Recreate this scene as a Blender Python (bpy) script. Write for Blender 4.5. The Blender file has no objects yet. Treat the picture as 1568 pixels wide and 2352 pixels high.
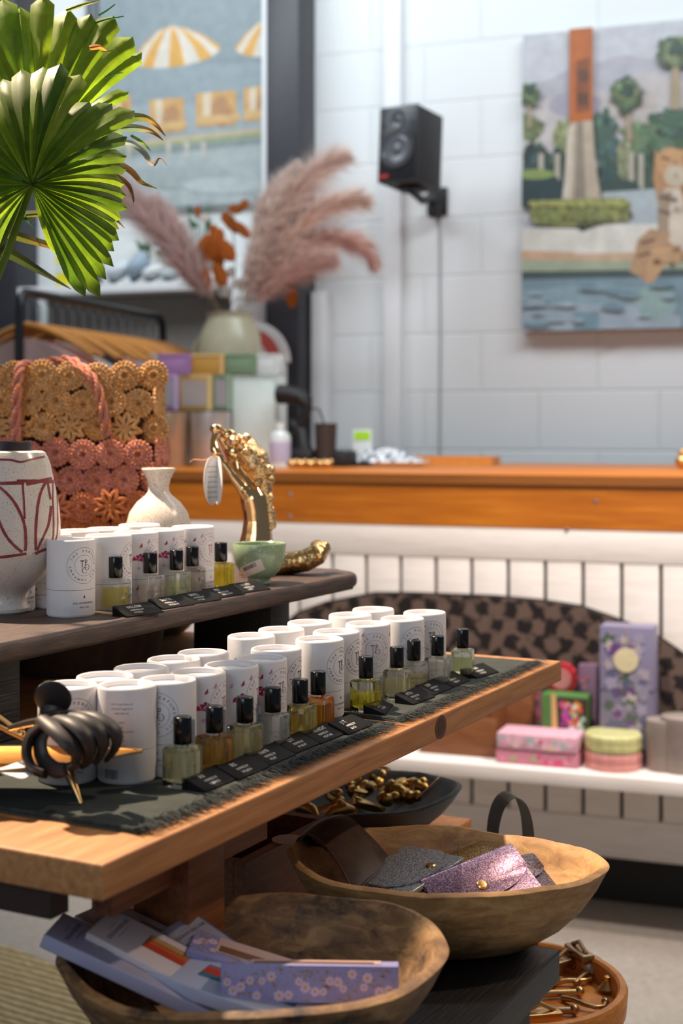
import bpy, bmesh, math, random
from mathutils import Vector, Matrix, noise
random.seed(7)
SC = bpy.context.scene
COL = SC.collection
PI = math.pi
# ------------------------------------------------------------------ camera, world, light
F, CX, YH, HC = 3267.0, 784.0, 985.0, 1.116      # focal length in pixels of the 1568x2352 frame, eye height in metres
cam_d = bpy.data.cameras.new('camera'); cam = bpy.data.objects.new('camera', cam_d); COL.objects.link(cam)
cam.location = (0, 0, HC); cam.rotation_euler = (PI/2, 0, 0)
cam_d.sensor_fit = 'VERTICAL'; cam_d.sensor_height = 36.0; cam_d.lens = F/2352*36.0
cam_d.shift_y = -(1176.0-YH)/2352.0
cam_d.clip_start = .05
cam_d.dof.use_dof = True; cam_d.dof.focus_distance = 1.28; cam_d.dof.aperture_fstop = 6.0; cam_d.dof.aperture_blades = 9
SC.camera = cam
SC.view_settings.view_transform = 'Standard'; SC.view_settings.look = 'None'
SC.view_settings.gamma = 1.0; SC.view_settings.use_curve_mapping = False
SC.view_settings.exposure = 0.0

world = bpy.data.worlds.new('World'); SC.world = world; world.use_nodes = True
world.node_tree.nodes['Background'].inputs[0].default_value = (0.80, 0.88, 1.0, 1)
world.node_tree.nodes['Background'].inputs[1].default_value = 0.14

def aim(o, target):
    d = Vector(target)-o.location
    o.rotation_euler = d.to_track_quat('-Z', 'Y').to_euler()
def area(name, loc, target, sx, sy, power, col):
    l = bpy.data.lights.new(name, 'AREA'); l.shape = 'RECTANGLE'; l.size = sx; l.size_y = sy; l.energy = power; l.color = col
    o = bpy.data.objects.new(name, l); COL.objects.link(o); o.location = loc; aim(o, target); return o
def spot(name, loc, target, power, col, angle=60, blend=.4, radius=.03):
    l = bpy.data.lights.new(name, 'SPOT'); l.energy = power; l.color = col; l.spot_size = math.radians(angle); l.spot_blend = blend; l.shadow_soft_size = radius
    o = bpy.data.objects.new(name, l); COL.objects.link(o); o.location = loc; aim(o, target); return o
# daylight from the shop window behind the camera, ceiling strips over the counter, two track spots over the display
area('window_light', (-1.3, -1.6, 2.1), (0.1, 1.4, .85), 1.8, 1.4, 25, (.80, .89, 1.0))
area('ceiling_strip_counter', (1.0, 2.7, 3.4), (.9, 5.0, .9), 2.6, .35, 60, (.86, .94, 1.0))
area('ceiling_strip_rack', (-1.2, 4.0, 3.2), (-1.0, 5.6, 1.5), 2.2, .35, 36, (.86, .94, 1.0))
spot('track_spot_counter', (1.5, 1.9, 2.9), (1.05, 3.25, .45), 235, (1.0, .90, .82), 52, .7, .06)
spot('track_spot_counter', (-.1, 2.0, 2.9), (.25, 3.5, .55), 215, (1.0, .90, .82), 50, .7, .06)
spot('track_spot_left', (-.85, 1.78, 2.55), (.10, 1.22, .80), 470, (1.0, .78, .56), 44, .5, .03)
spot('track_spot_right', (1.35, 1.55, 2.3), (.0, 1.35, .9), 55, (1.0, .74, .52), 44, .5, .03)

# ------------------------------------------------------------------ pixel -> place helpers (each thing still has its own depth and size)
def P(px, py, d): return Vector(((px-CX)/F*d, d, HC-(py-YH)/F*d))
def G(px, py, z):
    d = (HC-z)*F/(py-YH)
    return Vector(((px-CX)/F*d, d, z))
def S(n, d): return n*d/F

# ------------------------------------------------------------------ materials
def lin(c):
    if isinstance(c, str):
        c = c.lstrip('#'); c = [int(c[i:i+2], 16) for i in (0, 2, 4)]
    return tuple(((v/255.0)/12.92 if v/255.0 <= .04045 else ((v/255.0+.055)/1.055)**2.4) for v in c)
class NT:
    def __init__(s, name):
        s.m = bpy.data.materials.new(name); s.m.use_nodes = True; s.t = s.m.node_tree; s.n = s.t.nodes
        s.p = s.n['Principled BSDF']
    def add(s, kind, **kw):
        n = s.n.new(kind)
        for k, v in kw.items(): setattr(n, k, v)
        return n
    def link(s, a, b): s.t.links.new(a, b)
    def coords(s, scale=(1, 1, 1), rot=(0, 0, 0), out='Object'):
        tc = s.add('ShaderNodeTexCoord'); mp = s.add('ShaderNodeMapping')
        mp.inputs['Scale'].default_value = scale; mp.inputs['Rotation'].default_value = rot
        s.link(tc.outputs[out], mp.inputs[0]); return mp.outputs[0]
    def noise(s, vec, scale, detail=4, rough=.55, dist=0.0):
        n = s.add('ShaderNodeTexNoise'); n.inputs['Scale'].default_value = scale; n.inputs['Detail'].default_value = detail
        n.inputs['Roughness'].default_value = rough; n.inputs['Distortion'].default_value = dist
        s.link(vec, n.inputs['Vector']); return n.outputs['Fac']
    def ramp(s, fac, stops, interp='LINEAR'):
        r = s.add('ShaderNodeValToRGB'); r.color_ramp.interpolation = interp
        el = r.color_ramp.elements
        while len(el) < len(stops): el.new(.5)
        for e, (pos, c) in zip(el, stops):
            e.position = pos; e.color = (*c, 1) if len(c) == 3 else c
        s.link(fac, r.inputs[0]); return r.outputs[0]
    def mix(s, fac, a, b, mode='MIX'):
        m = s.add('ShaderNodeMix', data_type='RGBA', blend_type=mode)
        for sock, v in ((m.inputs[0], fac), (m.inputs[6], a), (m.inputs[7], b)):
            if hasattr(v, 'links'): s.link(v, sock)
            elif isinstance(v, (int, float)): sock.default_value = v
            else: sock.default_value = (*v, 1)
        return m.outputs[2]
    def bump(s, h, strength=.3, dist=.001):
        b = s.add('ShaderNodeBump'); b.inputs['Strength'].default_value = strength; b.inputs['Distance'].default_value = dist
        s.link(h, b.inputs['Height']); s.link(b.outputs[0], s.p.inputs['Normal']); return b
    def set(s, **kw):
        for k, v in kw.items():
            k = k.replace('_', ' ')
            i = s.p.inputs[k]
            if hasattr(v, 'links'): s.link(v, i)
            elif isinstance(v, (tuple, list)) and len(v) == 3: i.default_value = (*v, 1)
            else: i.default_value = v
        return s
def simple(name, c, rough=.5, metal=0.0, var=.06, vscale=60, bump=0.0, bscale=200, bdist=.0006, **kw):
    t = NT(name); co = t.coords(); c = lin(c)
    if var:
        n = t.noise(co, vscale)
        col = t.ramp(n, [(.25, tuple(v*(1-var*2) for v in c)), (.75, tuple(min(1, v*(1+var)) for v in c))])
        t.set(Base_Color=col)
    else: t.set(Base_Color=c)
    t.set(Roughness=rough, Metallic=metal)
    if bump: t.bump(t.noise(co, bscale, 6), bump, bdist)
    t.set(**kw) if kw else None
    return t.m
def wood(name, dark, mid, light, scale=(2, 30, 30), rough=.5, bump=.15, streak=6, blot=None):
    t = NT(name); co = t.coords(scale)
    n1 = t.noise(co, streak, 8, .6, .4)
    col = t.ramp(n1, [(.3, lin(dark)), (.5, lin(mid)), (.72, lin(light))])
    if blot:
        co2 = t.coords((6, 9, 9)); b = t.noise(co2, 1.3, 5, .65)
        col = t.mix(t.ramp(b, [(.45, (0, 0, 0)), (.62, (1, 1, 1))]), col, lin(blot))
    t.set(Base_Color=col, Roughness=rough)
    t.bump(n1, bump, .0012)
    return t.m
def vcol(name, rough=.5, metal=0.0, var=0.0, vscale=60, bump=0.0, bscale=300, **kw):
    t = NT(name); a = t.add('ShaderNodeVertexColor'); a.layer_name = 'Col'; col = a.outputs[0]
    co = t.coords()
    if var:
        n = t.noise(co, vscale, 5)
        col = t.mix(1.0, col, t.ramp(n, [(.2, (1-var*1.6,)*3), (.8, (1, 1, 1))]), 'MULTIPLY')
    t.set(Base_Color=col, Roughness=rough, Metallic=metal)
    if bump: t.bump(t.noise(co, bscale, 5), bump, .0008)
    if kw: t.set(**kw)
    return t.m

M = {}
M['paper'] = simple('tube_paper', '#e0dee0', .75, var=.02, bump=.08, bscale=900)
M['paper_in'] = simple('tube_paper_inner', '#e9e6e8', .8, var=.02)
M['print'] = vcol('printed_ink', .55)
M['card'] = vcol('printed_card', .5, var=.05)
M['fabric'] = vcol('coloured_cloth', .85, var=.15, vscale=90, bump=.4, bscale=500)
M['satin'] = vcol('painted_satin', .35, var=.04)
M['photo'] = vcol('photo_print_surface', .45, var=.2, vscale=22)
M['black_gloss'] = simple('black_cap_plastic', '#0b0a0c', .16, var=0)
M['black_matte'] = simple('black_matte', '#161518', .6, var=.1)
M['wedge'] = simple('black_sign_block', '#100f11', .7, var=.3, vscale=160, bump=.1, Specular_IOR_Level=.2)
M['clip'] = simple('clip_plastic', '#2a2322', .5, var=.05)
def glass(name, c, rough=.0, ior=1.36, tw=1.0):
    t = NT(name); t.set(Base_Color=lin(c), Roughness=rough, IOR=ior, Transmission_Weight=tw); return t.m
M['glass'] = glass('bottle_glass', '#fbfdfc')
LIQ = {}
for k, c in dict(pale='#fbf6cf', amber='#f2bf5c', clear='#fcfbf3', yellow='#f8e88a', orange='#f2a52c', straw='#faf0bb',
                 green='#eff4c6', bright='#fbee4a', blush='#fdf2e4', lime='#e5e27a').items():
    LIQ[k] = glass('liquid_'+k, c, 0.0, 1.08, .84)
def gold(name, c='#e6b565', rough=.16, scales=0, b=.2, bs=120, spread=.0):
    t = NT(name); co = t.coords(); t.set(Base_Color=lin(c), Metallic=1.0, Roughness=rough)
    if scales:
        v = t.add('ShaderNodeTexVoronoi'); v.inputs['Scale'].default_value = scales; t.link(co, v.inputs['Vector'])
        t.bump(v.outputs['Distance'], .8, .0012)
    elif b: t.bump(t.noise(co, bs, 4), b, .001)
    return t.m
M['gold'] = gold('polished_gold', '#ecc592', .13, b=.12, bs=90)
M['gold_scale'] = gold('gold_scales', '#ddb57c', .25, scales=200)
M['gold_hair'] = gold('gold_curls', '#ecc592', .2, b=1.0, bs=330)
M['brass'] = gold('brushed_brass', '#d8ae74', .3, b=.25, bs=150)
M['brass_old'] = gold('aged_brass', '#b39470', .38, b=.4, bs=150)
M['old_gold'] = gold('dull_gold', '#cfa560', .33, b=.6, bs=160)
M['iron'] = simple('grey_iron', '#8d8b86', .55, .1, var=.1)
M['pine'] = wood('pine_board', '#94623a', '#ad7747', '#c28c5a', (1.6, 26, 26), .5, .1)
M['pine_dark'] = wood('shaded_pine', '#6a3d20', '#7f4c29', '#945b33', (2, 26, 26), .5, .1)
M['counter_wood'] = wood('counter_pine', '#a5580e', '#bb6812', '#cf7e22', (1, 16, 16), .42, .05, 4)
M['counter_edge'] = wood('counter_edge_shaded', '#7a4512', '#8b5016', '#97591c', (1, 16, 16), .5, .05, 4)  # less lit worktop edge: its shade is put into a darker wood colour
M['plank'] = wood('dark_oiled_plank', '#2c211e', '#40312c', '#5a473f', (3, 40, 40), .55, .5, 9)
M['black_wood'] = wood('charred_black_wood', '#0d0c0e', '#1a1a1d', '#2f2d2d', (3, 45, 45), .42, .9, 9, blot='#1c1716')
M['white_wood'] = wood('white_washed_pine', '#ded0c6', '#e6dad1', '#ebe1d9', (1.5, 14, 14), .6, .04)
def bowl_wood(name, dark, mid, light, blot, bl=(.45, .62)):
    t = NT(name); co = t.coords((9, 9, 26)); n1 = t.noise(co, 3, 8, .62, .9)
    col = t.ramp(n1, [(.3, lin(dark)), (.5, lin(mid)), (.7, lin(light))])
    co2 = t.coords((7, 7, 16)); b = t.noise(co2, 1.4, 6, .7)
    col = t.mix(t.ramp(b, [(bl[0], (0, 0, 0)), (bl[1], (1, 1, 1))]), col, lin(blot))
    v = t.add('ShaderNodeTexVoronoi', feature='DISTANCE_TO_EDGE'); v.inputs['Scale'].default_value = 105
    w = t.coords((1, 1, .5)); t.link(w, v.inputs['Vector'])
    crack = t.ramp(v.outputs['Distance'], [(0.0, (.45, .42, .4)), (.035, (1, 1, 1))])
    col = t.mix(.30, col, crack, 'MULTIPLY')
    t.set(Base_Color=col, Roughness=.62); t.bump(n1, .5, .0015); return t.m
M['bowl_a'] = bowl_wood('dark_patched_bowl_wood', '#4d3626', '#80603f', '#a98559', '#2b2422', (.50, .60))
M['bowl_b'] = bowl_wood('honey_bowl_wood', '#8d6640', '#b28756', '#cda36d', '#7d6248', (.55, .72))
M['bowl_c'] = simple('charcoal_bowl', '#33302f', .5, var=.25, vscale=40, bump=.3)
M['tray_wood'] = wood('orange_tray_wood', '#b9702c', '#cd8338', '#de9a4c', (10, 10, 30), .4, .08)
def ceramic(name, c, speck, gloss=.25, scale=420, thr=(.70, .74)):
    t = NT(name); co = t.coords(); n = t.noise(co, scale, 2, .5); n2 = t.noise(co, 25, 4)
    base = t.ramp(n2, [(.3, tuple(v*.9 for v in lin(c))), (.7, lin(c))])
    t.set(Base_Color=t.mix(t.ramp(n, [(thr[0], (0, 0, 0)), (thr[1], (1, 1, 1))]), base, lin(speck)), Roughness=gloss)
    t.bump(t.noise(co, 70, 3), .25, .001); return t.m
M['speckle'] = ceramic('speckled_cream_glaze', '#d8cfc6', '#7c6a5e', .22, 900, (.635, .69))
M['speckle2'] = ceramic('speckled_stoneware', '#ddd2c8', '#7a6458', .28, 800, (.61, .66))
M['celadon'] = ceramic('celadon_glaze', '#8ba183', '#a9bb9c', .15, 260, (.6, .75))
M['pot_green'] = ceramic('pale_green_stoneware', '#aca58a', '#958e74', .3, 200, (.6, .8))
M['maroon'] = simple('maroon_brush_line', '#8a3436', .4, var=.15)
def glitter(name, base, flake, metal=.85):
    t = NT(name); co = t.coords(); v = t.add('ShaderNodeTexVoronoi'); v.inputs['Scale'].default_value = 1500; t.link(co, v.inputs['Vector'])
    sep = t.add('ShaderNodeSeparateColor'); t.link(v.outputs['Color'], sep.inputs[0])
    col = t.mix(t.ramp(sep.outputs[0], [(.45, (0, 0, 0)), (.8, (1, 1, 1))]), lin(base), lin(flake))
    t.set(Base_Color=col, Metallic=metal, Roughness=.34); t.bump(sep.outputs[1], 1.0, .0009); return t.m
M['glit_lilac'] = glitter('lilac_glitter_leather', '#695678', '#c3a2ae')
M['glit_grey'] = glitter('grey_glitter_leather', '#6f747a', '#c4cacf', .5)
M['glit_bronze'] = glitter('bronze_glitter_leather', '#4d3a1e', '#b98a34', .8)
M['glit_dark'] = glitter('dark_glitter_leather', '#372f34', '#7d6f78', .6)
M['leather'] = simple('brown_metallic_leather', '#6e5a4e', .38, .2, var=.15, bump=.3, bscale=260)
M['leather_sheen'] = simple('mauve_leather_edge', '#7b6368', .22, .7, var=.1)
def crochet_mat():
    t = NT('crochet_yarn'); a = t.add('ShaderNodeVertexColor'); a.layer_name = 'Col'; co = t.coords()
    n = t.noise(co, 420, 3, .7); n2 = t.noise(co, 60, 3)
    col = t.mix(1.0, a.outputs[0], t.ramp(n, [(.3, (.62, .58, .56)), (.6, (1.15, 1.12, 1.1))]), 'MULTIPLY')
    v = t.add('ShaderNodeTexVoronoi'); v.inputs['Scale'].default_value = 520; t.link(co, v.inputs['Vector'])
    sep = t.add('ShaderNodeSeparateColor'); t.link(v.outputs['Color'], sep.inputs[0])
    spark = t.ramp(sep.outputs[0], [(.86, (0, 0, 0)), (.9, (1, 1, 1))])
    t.set(Base_Color=t.mix(spark, col, lin('#e8a52a')), Roughness=.7)
    t.link(spark, t.p.inputs['Metallic'])
    w = t.add('ShaderNodeTexWave', wave_type='BANDS', bands_direction='DIAGONAL'); w.inputs['Scale'].default_value = 110; w.inputs['Distortion'].default_value = 6
    t.link(co, w.inputs['Vector'])
    t.bump(t.mix(.6, w.outputs['Fac'] if False else w.outputs[1], n), 1.0, .0025); return t.m
M['crochet'] = crochet_mat()
M['rope'] = M['crochet']
def weave(name, c1, c2, scale, rough=.9, b=.8):
    t = NT(name); co = t.coords()
    w1 = t.add('ShaderNodeTexWave', bands_direction='X'); w2 = t.add('ShaderNodeTexWave', bands_direction='Y')
    for w in (w1, w2): w.inputs['Scale'].default_value = scale; w.inputs['Distortion'].default_value = 1.5; w.inputs['Detail'].default_value = 2; t.link(co, w.inputs['Vector'])
    f = t.mix(.5, w1.outputs[0], w2.outputs[0]); n = t.noise(co, 35, 5)
    col = t.mix(f, lin(c1), lin(c2)); col = t.mix(1.0, col, t.ramp(n, [(.3, (.6, .6, .6)), (.7, (1, 1, 1))]), 'MULTIPLY')
    t.set(Base_Color=col, Roughness=rough); t.bump(f, b, .001); return t.m
M['mat'] = weave('charcoal_woven_cloth', '#1c2122', '#4e5650', 190)
M['fringe'] = simple('charcoal_fringe', '#33393a', .95, var=.4, vscale=200)
def leafmat(name):
    t = NT(name); a = t.add('ShaderNodeVertexColor'); a.layer_name = 'Col'; co = t.coords()
    n = t.noise(co, 55, 4); col = t.mix(1.0, a.outputs[0], t.ramp(n, [(.3, (.7, .75, .6)), (.7, (1, 1, 1))]), 'MULTIPLY')
    t.set(Base_Color=col, Roughness=.52)
    tr = t.add('ShaderNodeBsdfTranslucent'); t.link(col, tr.inputs[0])
    mx = t.add('ShaderNodeMixShader'); mx.inputs[0].default_value = .55
    t.link(t.p.outputs[0], mx.inputs[1]); t.link(tr.outputs[0], mx.inputs[2])
    t.link(mx.outputs[0], t.n['Material Output'].inputs[0]); return t.m
M['leaf'] = leafmat('palm_leaf')
def plumemat():
    t = NT('pampas_fluff'); a = t.add('ShaderNodeVertexColor'); a.layer_name = 'Col'; t.set(Base_Color=a.outputs[0], Roughness=.9)
    tr = t.add('ShaderNodeBsdfTranslucent'); t.link(a.outputs[0], tr.inputs[0]); mx = t.add('ShaderNodeMixShader'); mx.inputs[0].default_value = .5
    t.link(t.p.outputs[0], mx.inputs[1]); t.link(tr.outputs[0], mx.inputs[2]); t.link(mx.outputs[0], t.n['Material Output'].inputs[0]); return t.m
M['plume'] = plumemat()

# ------------------------------------------------------------------ mesh builder
class MB:
    def __init__(s):
        s.bm = bmesh.new(); s.cl = s.bm.loops.layers.float_color.new('Col'); s.c = (.8, .8, .8, 1); s.mi = 0; s.sm = False
    def col(s, c): s.c = (*lin(c), 1) if isinstance(c, (str,)) or max(c) > 1.001 else (*c[:3], 1); return s
    def face(s, vs, c=None, sm=None):
        try: f = s.bm.faces.new(vs)
        except ValueError: return None
        f.material_index = s.mi; f.smooth = s.sm if sm is None else sm
        for l in f.loops: l[s.cl] = c or s.c
        return f
    def v(s, p): return s.bm.verts.new(p)
    def poly(s, pts): return s.face([s.v(p) for p in pts])
    def box(s, x0, x1, y0, y1, z0, z1, mtx=None, bev=0):
        v = [Vector((x, y, z)) for z in (z0, z1) for y in (y0, y1) for x in (x0, x1)]
        if mtx: v = [mtx @ p for p in v]
        v = [s.v(p) for p in v]; fs = []
        for q in ((0, 2, 3, 1), (4, 5, 7, 6), (0, 1, 5, 4), (2, 6, 7, 3), (0, 4, 6, 2), (1, 3, 7, 5)):
            fs.append(s.face([v[i] for i in q]))
        if bev:
            es = list({e for f in fs for e in f.edges})
            r = bmesh.ops.bevel(s.bm, geom=es, offset=bev, segments=2, profile=.5, affect='EDGES', clamp_overlap=True)
            for f in r['faces']:
                f.smooth = True
                for l in f.loops: l[s.cl] = s.c
                f.material_index = s.mi
        return s
    def grid(s, fn, nu, nv, wrapu=False, wrapv=False, cfn=None, sm=True, flip=False):
        vs = [[s.v(fn(i/(nu if wrapu else nu-1 or 1), j/(nv if wrapv else nv-1 or 1))) for j in range(nv)] for i in range(nu)]
        for i in range(nu if wrapu else nu-1):
            for j in range(nv if wrapv else nv-1):
                q = [vs[i][j], vs[(i+1) % nu][j], vs[(i+1) % nu][(j+1) % nv], vs[i][(j+1) % nv]]
                if flip: q.reverse()
                c = None
                if cfn: c = cfn((i+.5)/nu, (j+.5)/nv)
                s.face(q, c, sm)
        return vs
    def lathe(s, prof, n=32, cx=0, cy=0, z0=0, cfn=None, sm=True):
        rings = []
        for r, z in prof:
            if r < 1e-6: rings.append([s.v((cx, cy, z0+z))])
            else: rings.append([s.v((cx+r*math.cos(2*PI*k/n), cy+r*math.sin(2*PI*k/n), z0+z)) for k in range(n)])
        for a in range(len(rings)-1):
            A, B = rings[a], rings[a+1]
            for k in range(n):
                k2 = (k+1) % n
                if len(A) == 1 and len(B) == 1: break
                if len(A) == 1: q = [A[0], B[k2], B[k]]
                elif len(B) == 1: q = [A[k], A[k2], B[0]]
                else: q = [A[k], A[k2], B[k2], B[k]]
                s.face(q, cfn(a, k/n) if cfn else None, sm)
        return s
    def tube(s, pts, rad, n=8, flat=1.0, up=None, cap=True, cols=None):
        pts = [Vector(p) for p in pts]; m = len(pts)
        R = rad if isinstance(rad, (list, tuple)) else [rad]*m
        rings = []; prev = None
        for i, p in enumerate(pts):
            t = (pts[min(i+1, m-1)]-pts[max(i-1, 0)]).normalized()
            if prev is None:
                a = Vector(up) if up else (Vector((0, 0, 1)) if abs(t.z) < .9 else Vector((1, 0, 0)))
                x = t.cross(a).normalized()
            else: x = (prev-t*prev.dot(t)).normalized()
            y = t.cross(x).normalized(); prev = x
            rings.append([s.v(p+(x*math.cos(2*PI*k/n)+y*math.sin(2*PI*k/n)*flat)*R[i]) for k in range(n)])
        for i in range(m-1):
            c = cols[i] if cols else None
            for k in range(n):
                s.face([rings[i][k], rings[i][(k+1) % n], rings[i+1][(k+1) % n], rings[i+1][k]], c, True)
        if cap: s.face(rings[0][::-1]); s.face(rings[-1])
        return s
    def ball(s, c, r, n=10, m=8, mtx=None, sc=(1, 1, 1)):
        c = Vector(c)
        def fn(u, v):
            a = u*2*PI; b = (v-.5)*PI*.998
            q = Vector((math.cos(a)*math.cos(b)*r*sc[0], math.sin(a)*math.cos(b)*r*sc[1], math.sin(b)*r*sc[2]))
            if mtx: q = mtx @ q
            return c+q
        s.grid(fn, n, m, wrapu=True); return s
    def prism(s, pts, y0, y1, mtx=None):   # pts in x,z ; extruded along y
        a = [Vector((p[0], y0, p[1])) for p in pts]; b = [Vector((p[0], y1, p[1])) for p in pts]
        if mtx: a = [mtx @ p for p in a]; b = [mtx @ p for p in b]
        a = [s.v(p) for p in a]; b = [s.v(p) for p in b]; n = len(pts)
        s.face(a, sm=False); s.face(b[::-1], sm=False)
        for i in range(n): s.face([a[i], b[i], b[(i+1) % n], a[(i+1) % n]], sm=False)
        return s
    def slab(s, pts, z0, z1, mtx=None, bev=0):   # pts in x,y ; extruded along z
        a = [Vector((p[0], p[1], z0)) for p in pts]; b = [Vector((p[0], p[1], z1)) for p in pts]
        if mtx: a = [mtx @ p for p in a]; b = [mtx @ p for p in b]
        a = [s.v(p) for p in a]; b = [s.v(p) for p in b]; n = len(pts); fs = []
        fs.append(s.face(a[::-1], sm=False)); fs.append(s.face(b, sm=False))
        for i in range(n): fs.append(s.face([a[i], a[(i+1) % n], b[(i+1) % n], b[i]], sm=False))
        if bev:
            es = list({e for f in fs[:2] if f for e in f.edges})
            r = bmesh.ops.bevel(s.bm, geom=es, offset=bev, segments=4, profile=.5, affect='EDGES', clamp_overlap=True)
            for f in r['faces']:
                f.smooth = True; f.material_index = s.mi
                for l in f.loops: l[s.cl] = s.c
        return s
    def mesh(s, name, mats):
        if not isinstance(mats, (list, tuple)): mats = [mats]
        me = bpy.data.meshes.new(name)
        bmesh.ops.recalc_face_normals(s.bm, faces=s.bm.faces) if getattr(s, 'recalc', True) else None
        s.bm.to_mesh(me); s.bm.free()
        for m in mats: me.materials.append(m)
        me.set_sharp_from_angle(angle=math.radians(38))
        return me
    def build(s, name, mats, parent=None, loc=None, label=None):
        o = bpy.data.objects.new(name, s.mesh(name, mats)); COL.objects.link(o)
        if parent is not None: o.parent = parent
        if loc is not None: o.location = loc
        if label: o['label'] = label
        return o
def tag(o, label, cat, group=None, kind=None):
    if label: o['label'] = label
    if cat: o['category'] = cat
    if group: o['group'] = group
    if kind: o['kind'] = kind
    return o
def thing(name, label, cat, loc=(0, 0, 0), rotz=0, group=None):
    o = bpy.data.objects.new(name, None); COL.objects.link(o); o.empty_display_size = .02
    o.location = loc; o.rotation_euler = (0, 0, rotz); return tag(o, label, cat, group)
def struct(o): o['kind'] = 'structure'; return o
def copy_tree(o, parent=None):
    c = o.copy(); COL.objects.link(c)
    if parent is not None: c.parent = parent
    for ch in KIDS.get(o.name, [x for x in COL.objects if x.parent == o]): copy_tree(ch, c)
    return c
KIDS = {}
def kids(o): KIDS[o.name] = [x for x in COL.objects if x.parent == o]; [kids(k) for k in KIDS[o.name]]
_txt = {}
def text_polys(s, size, align='CENTER', sx=1.0):
    """outline-filled glyph faces of a string as 2D polygons (triangles)"""
    key = (s, size, align, sx)
    if key in _txt: return _txt[key]
    cu = bpy.data.curves.new('t', 'FONT'); cu.body = s; cu.size = size; cu.align_x = align; cu.align_y = 'CENTER'; cu.resolution_u = 3
    ob = bpy.data.objects.new('t', cu); COL.objects.link(ob)
    dg = bpy.context.evaluated_depsgraph_get(); me = ob.evaluated_get(dg).to_mesh()
    out = [[(me.vertices[i].co.x*sx, me.vertices[i].co.y) for i in p.vertices] for p in me.polygons]
    ob.evaluated_get(dg).to_mesh_clear(); bpy.data.objects.remove(ob); bpy.data.curves.remove(cu)
    _txt[key] = out; return out
def ring_polys(cx, cy, r, w, n=48):
    out = []
    for k in range(n):
        a, b = 2*PI*k/n, 2*PI*(k+1)/n
        out.append([(cx+(r-w)*math.cos(a), cy+(r-w)*math.sin(a)), (cx+r*math.cos(a), cy+r*math.sin(a)), (cx+r*math.cos(b), cy+r*math.sin(b)), (cx+(r-w)*math.cos(b), cy+(r-w)*math.sin(b))])
    return out
def shift(polys, dx, dy, rot=0, k=1):
    c, s_ = math.cos(rot), math.sin(rot)
    return [[(dx+k*(x*c-y*s_), dy+k*(x*s_+y*c)) for x, y in p] for p in polys]
def frame(p0, px_, py_, along_y=False):
    """local frame with origin p0, x towards px_, y near py_"""
    p0, a, b = Vector(p0), Vector(px_), Vector(py_)
    x = (a-p0).normalized(); y = (b-p0); y = (y-x*y.dot(x)).normalized(); z = x.cross(y)
    return Matrix.Translation(p0) @ Matrix((x, y, z)).transposed().to_4x4()
# ================================================================== SETTING
ANG = math.radians(-20.5); CD = Vector((math.cos(ANG), math.sin(ANG), 0)); CN = Vector((-math.sin(ANG), math.cos(ANG), 0))
class Plane:
    """a vertical plane through p0 along CD; gives local (s, z) for a pixel"""
    def __init__(s, p0): s.p0 = Vector((p0[0], p0[1], 0))
    def s_at(s, px):
        k = (px-CX)/F; return (k*s.p0.y-s.p0.x)/(CD.x-k*CD.y)
    def depth(s, px): return s.p0.y+s.s_at(px)*CD.y
    def at(s, px, py):
        d = s.depth(px); return (s.s_at(px), HC-(py-YH)/F*d)
    def empty(s, name, label, cat, s0=0, z=0, off=0, group=None, rot=0):
        p = s.p0+CD*s0+CN*off
        return thing(name, label, cat, (p.x, p.y, z), ANG+rot, group)
    def mtx(s, s0=0, z=0, off=0):
        p = s.p0+CD*s0+CN*off
        return Matrix.Translation((p.x, p.y, z)) @ Matrix.Rotation(ANG, 4, 'Z')
WALL = Plane((.101, 5.0)); CTR = Plane((.6727, 3.3))

# floor
t = NT('polished_concrete'); co = t.coords(); n = t.noise(co, 1.6, 6, .6); n2 = t.noise(co, 60, 4)
t.set(Base_Color=t.mix(.2, t.ramp(n, [(.3, lin('#8d7f72')), (.7, lin('#a39686'))]), n2), Roughness=.45)
b = MB(); b.box(-3.2, 3.6, -.2, 7.4, -.05, 0); struct(b.build('floor', t.m))
# block wall: painted concrete blocks, running bond
t = NT('painted_block_wall'); co = t.coords(rot=(PI/2, 0, 0))
br = t.add('ShaderNodeTexBrick'); br.offset = .5
for k, v in (('Scale', 1.0), ('Mortar Size', .006), ('Mortar Smooth', .9), ('Brick Width', .40), ('Row Height', .20), ('Bias', 0)): br.inputs[k].default_value = v
br.inputs['Color1'].default_value = (*lin('#dfe2e2'), 1); br.inputs['Color2'].default_value = (*lin('#dcdfdf'), 1); br.inputs['Mortar'].default_value = (*lin('#d6dada'), 1)
t.link(co, br.inputs['Vector'])
t.set(Base_Color=br.outputs[0], Roughness=.55)
inv = t.add('ShaderNodeMath', operation='SUBTRACT'); inv.inputs[0].default_value = 1; t.link(br.outputs['Fac'], inv.inputs[1]); t.bump(inv.outputs[0], .45, .005)
wall_mat = t.m
b = MB(); b.box(-2.6, 2.6, 0, .19, 0, 3.4)
wall = struct(b.build('wall_back', wall_mat)); wall.matrix_world = WALL.mtx(0, -.086+.0, 0)
wall.location.z = .043
b = MB(); b.box(-2.6, 2.6, -.02, .0, 0, .08); o = struct(b.build('baseboard_back', simple('skirting_grey', '#5b5a58', .6))); o.matrix_world = WALL.mtx()
white = simple('white_paint', '#e4e5e6', .5, var=.02)
darksteel = simple('dark_steel_paint', '#2b2a30', .45, var=.08)
def pillar(name, x0, x1, front, back, z0, z1, mat):
    b = MB(); b.box(WALL.s_at(x0), WALL.s_at(x1), front, back, z0, z1, bev=.003)
    o = struct(b.build(name, mat)); o.matrix_world = WALL.mtx(); return o
pillar('trim_1', 888, 926, -.035, 0, .0, 3.3, white)                       # slim painted duct running up the wall
pillar('trim_2', 652, 724, -.16, 0, .0, 3.3, darksteel)                    # dark steel post
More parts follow.
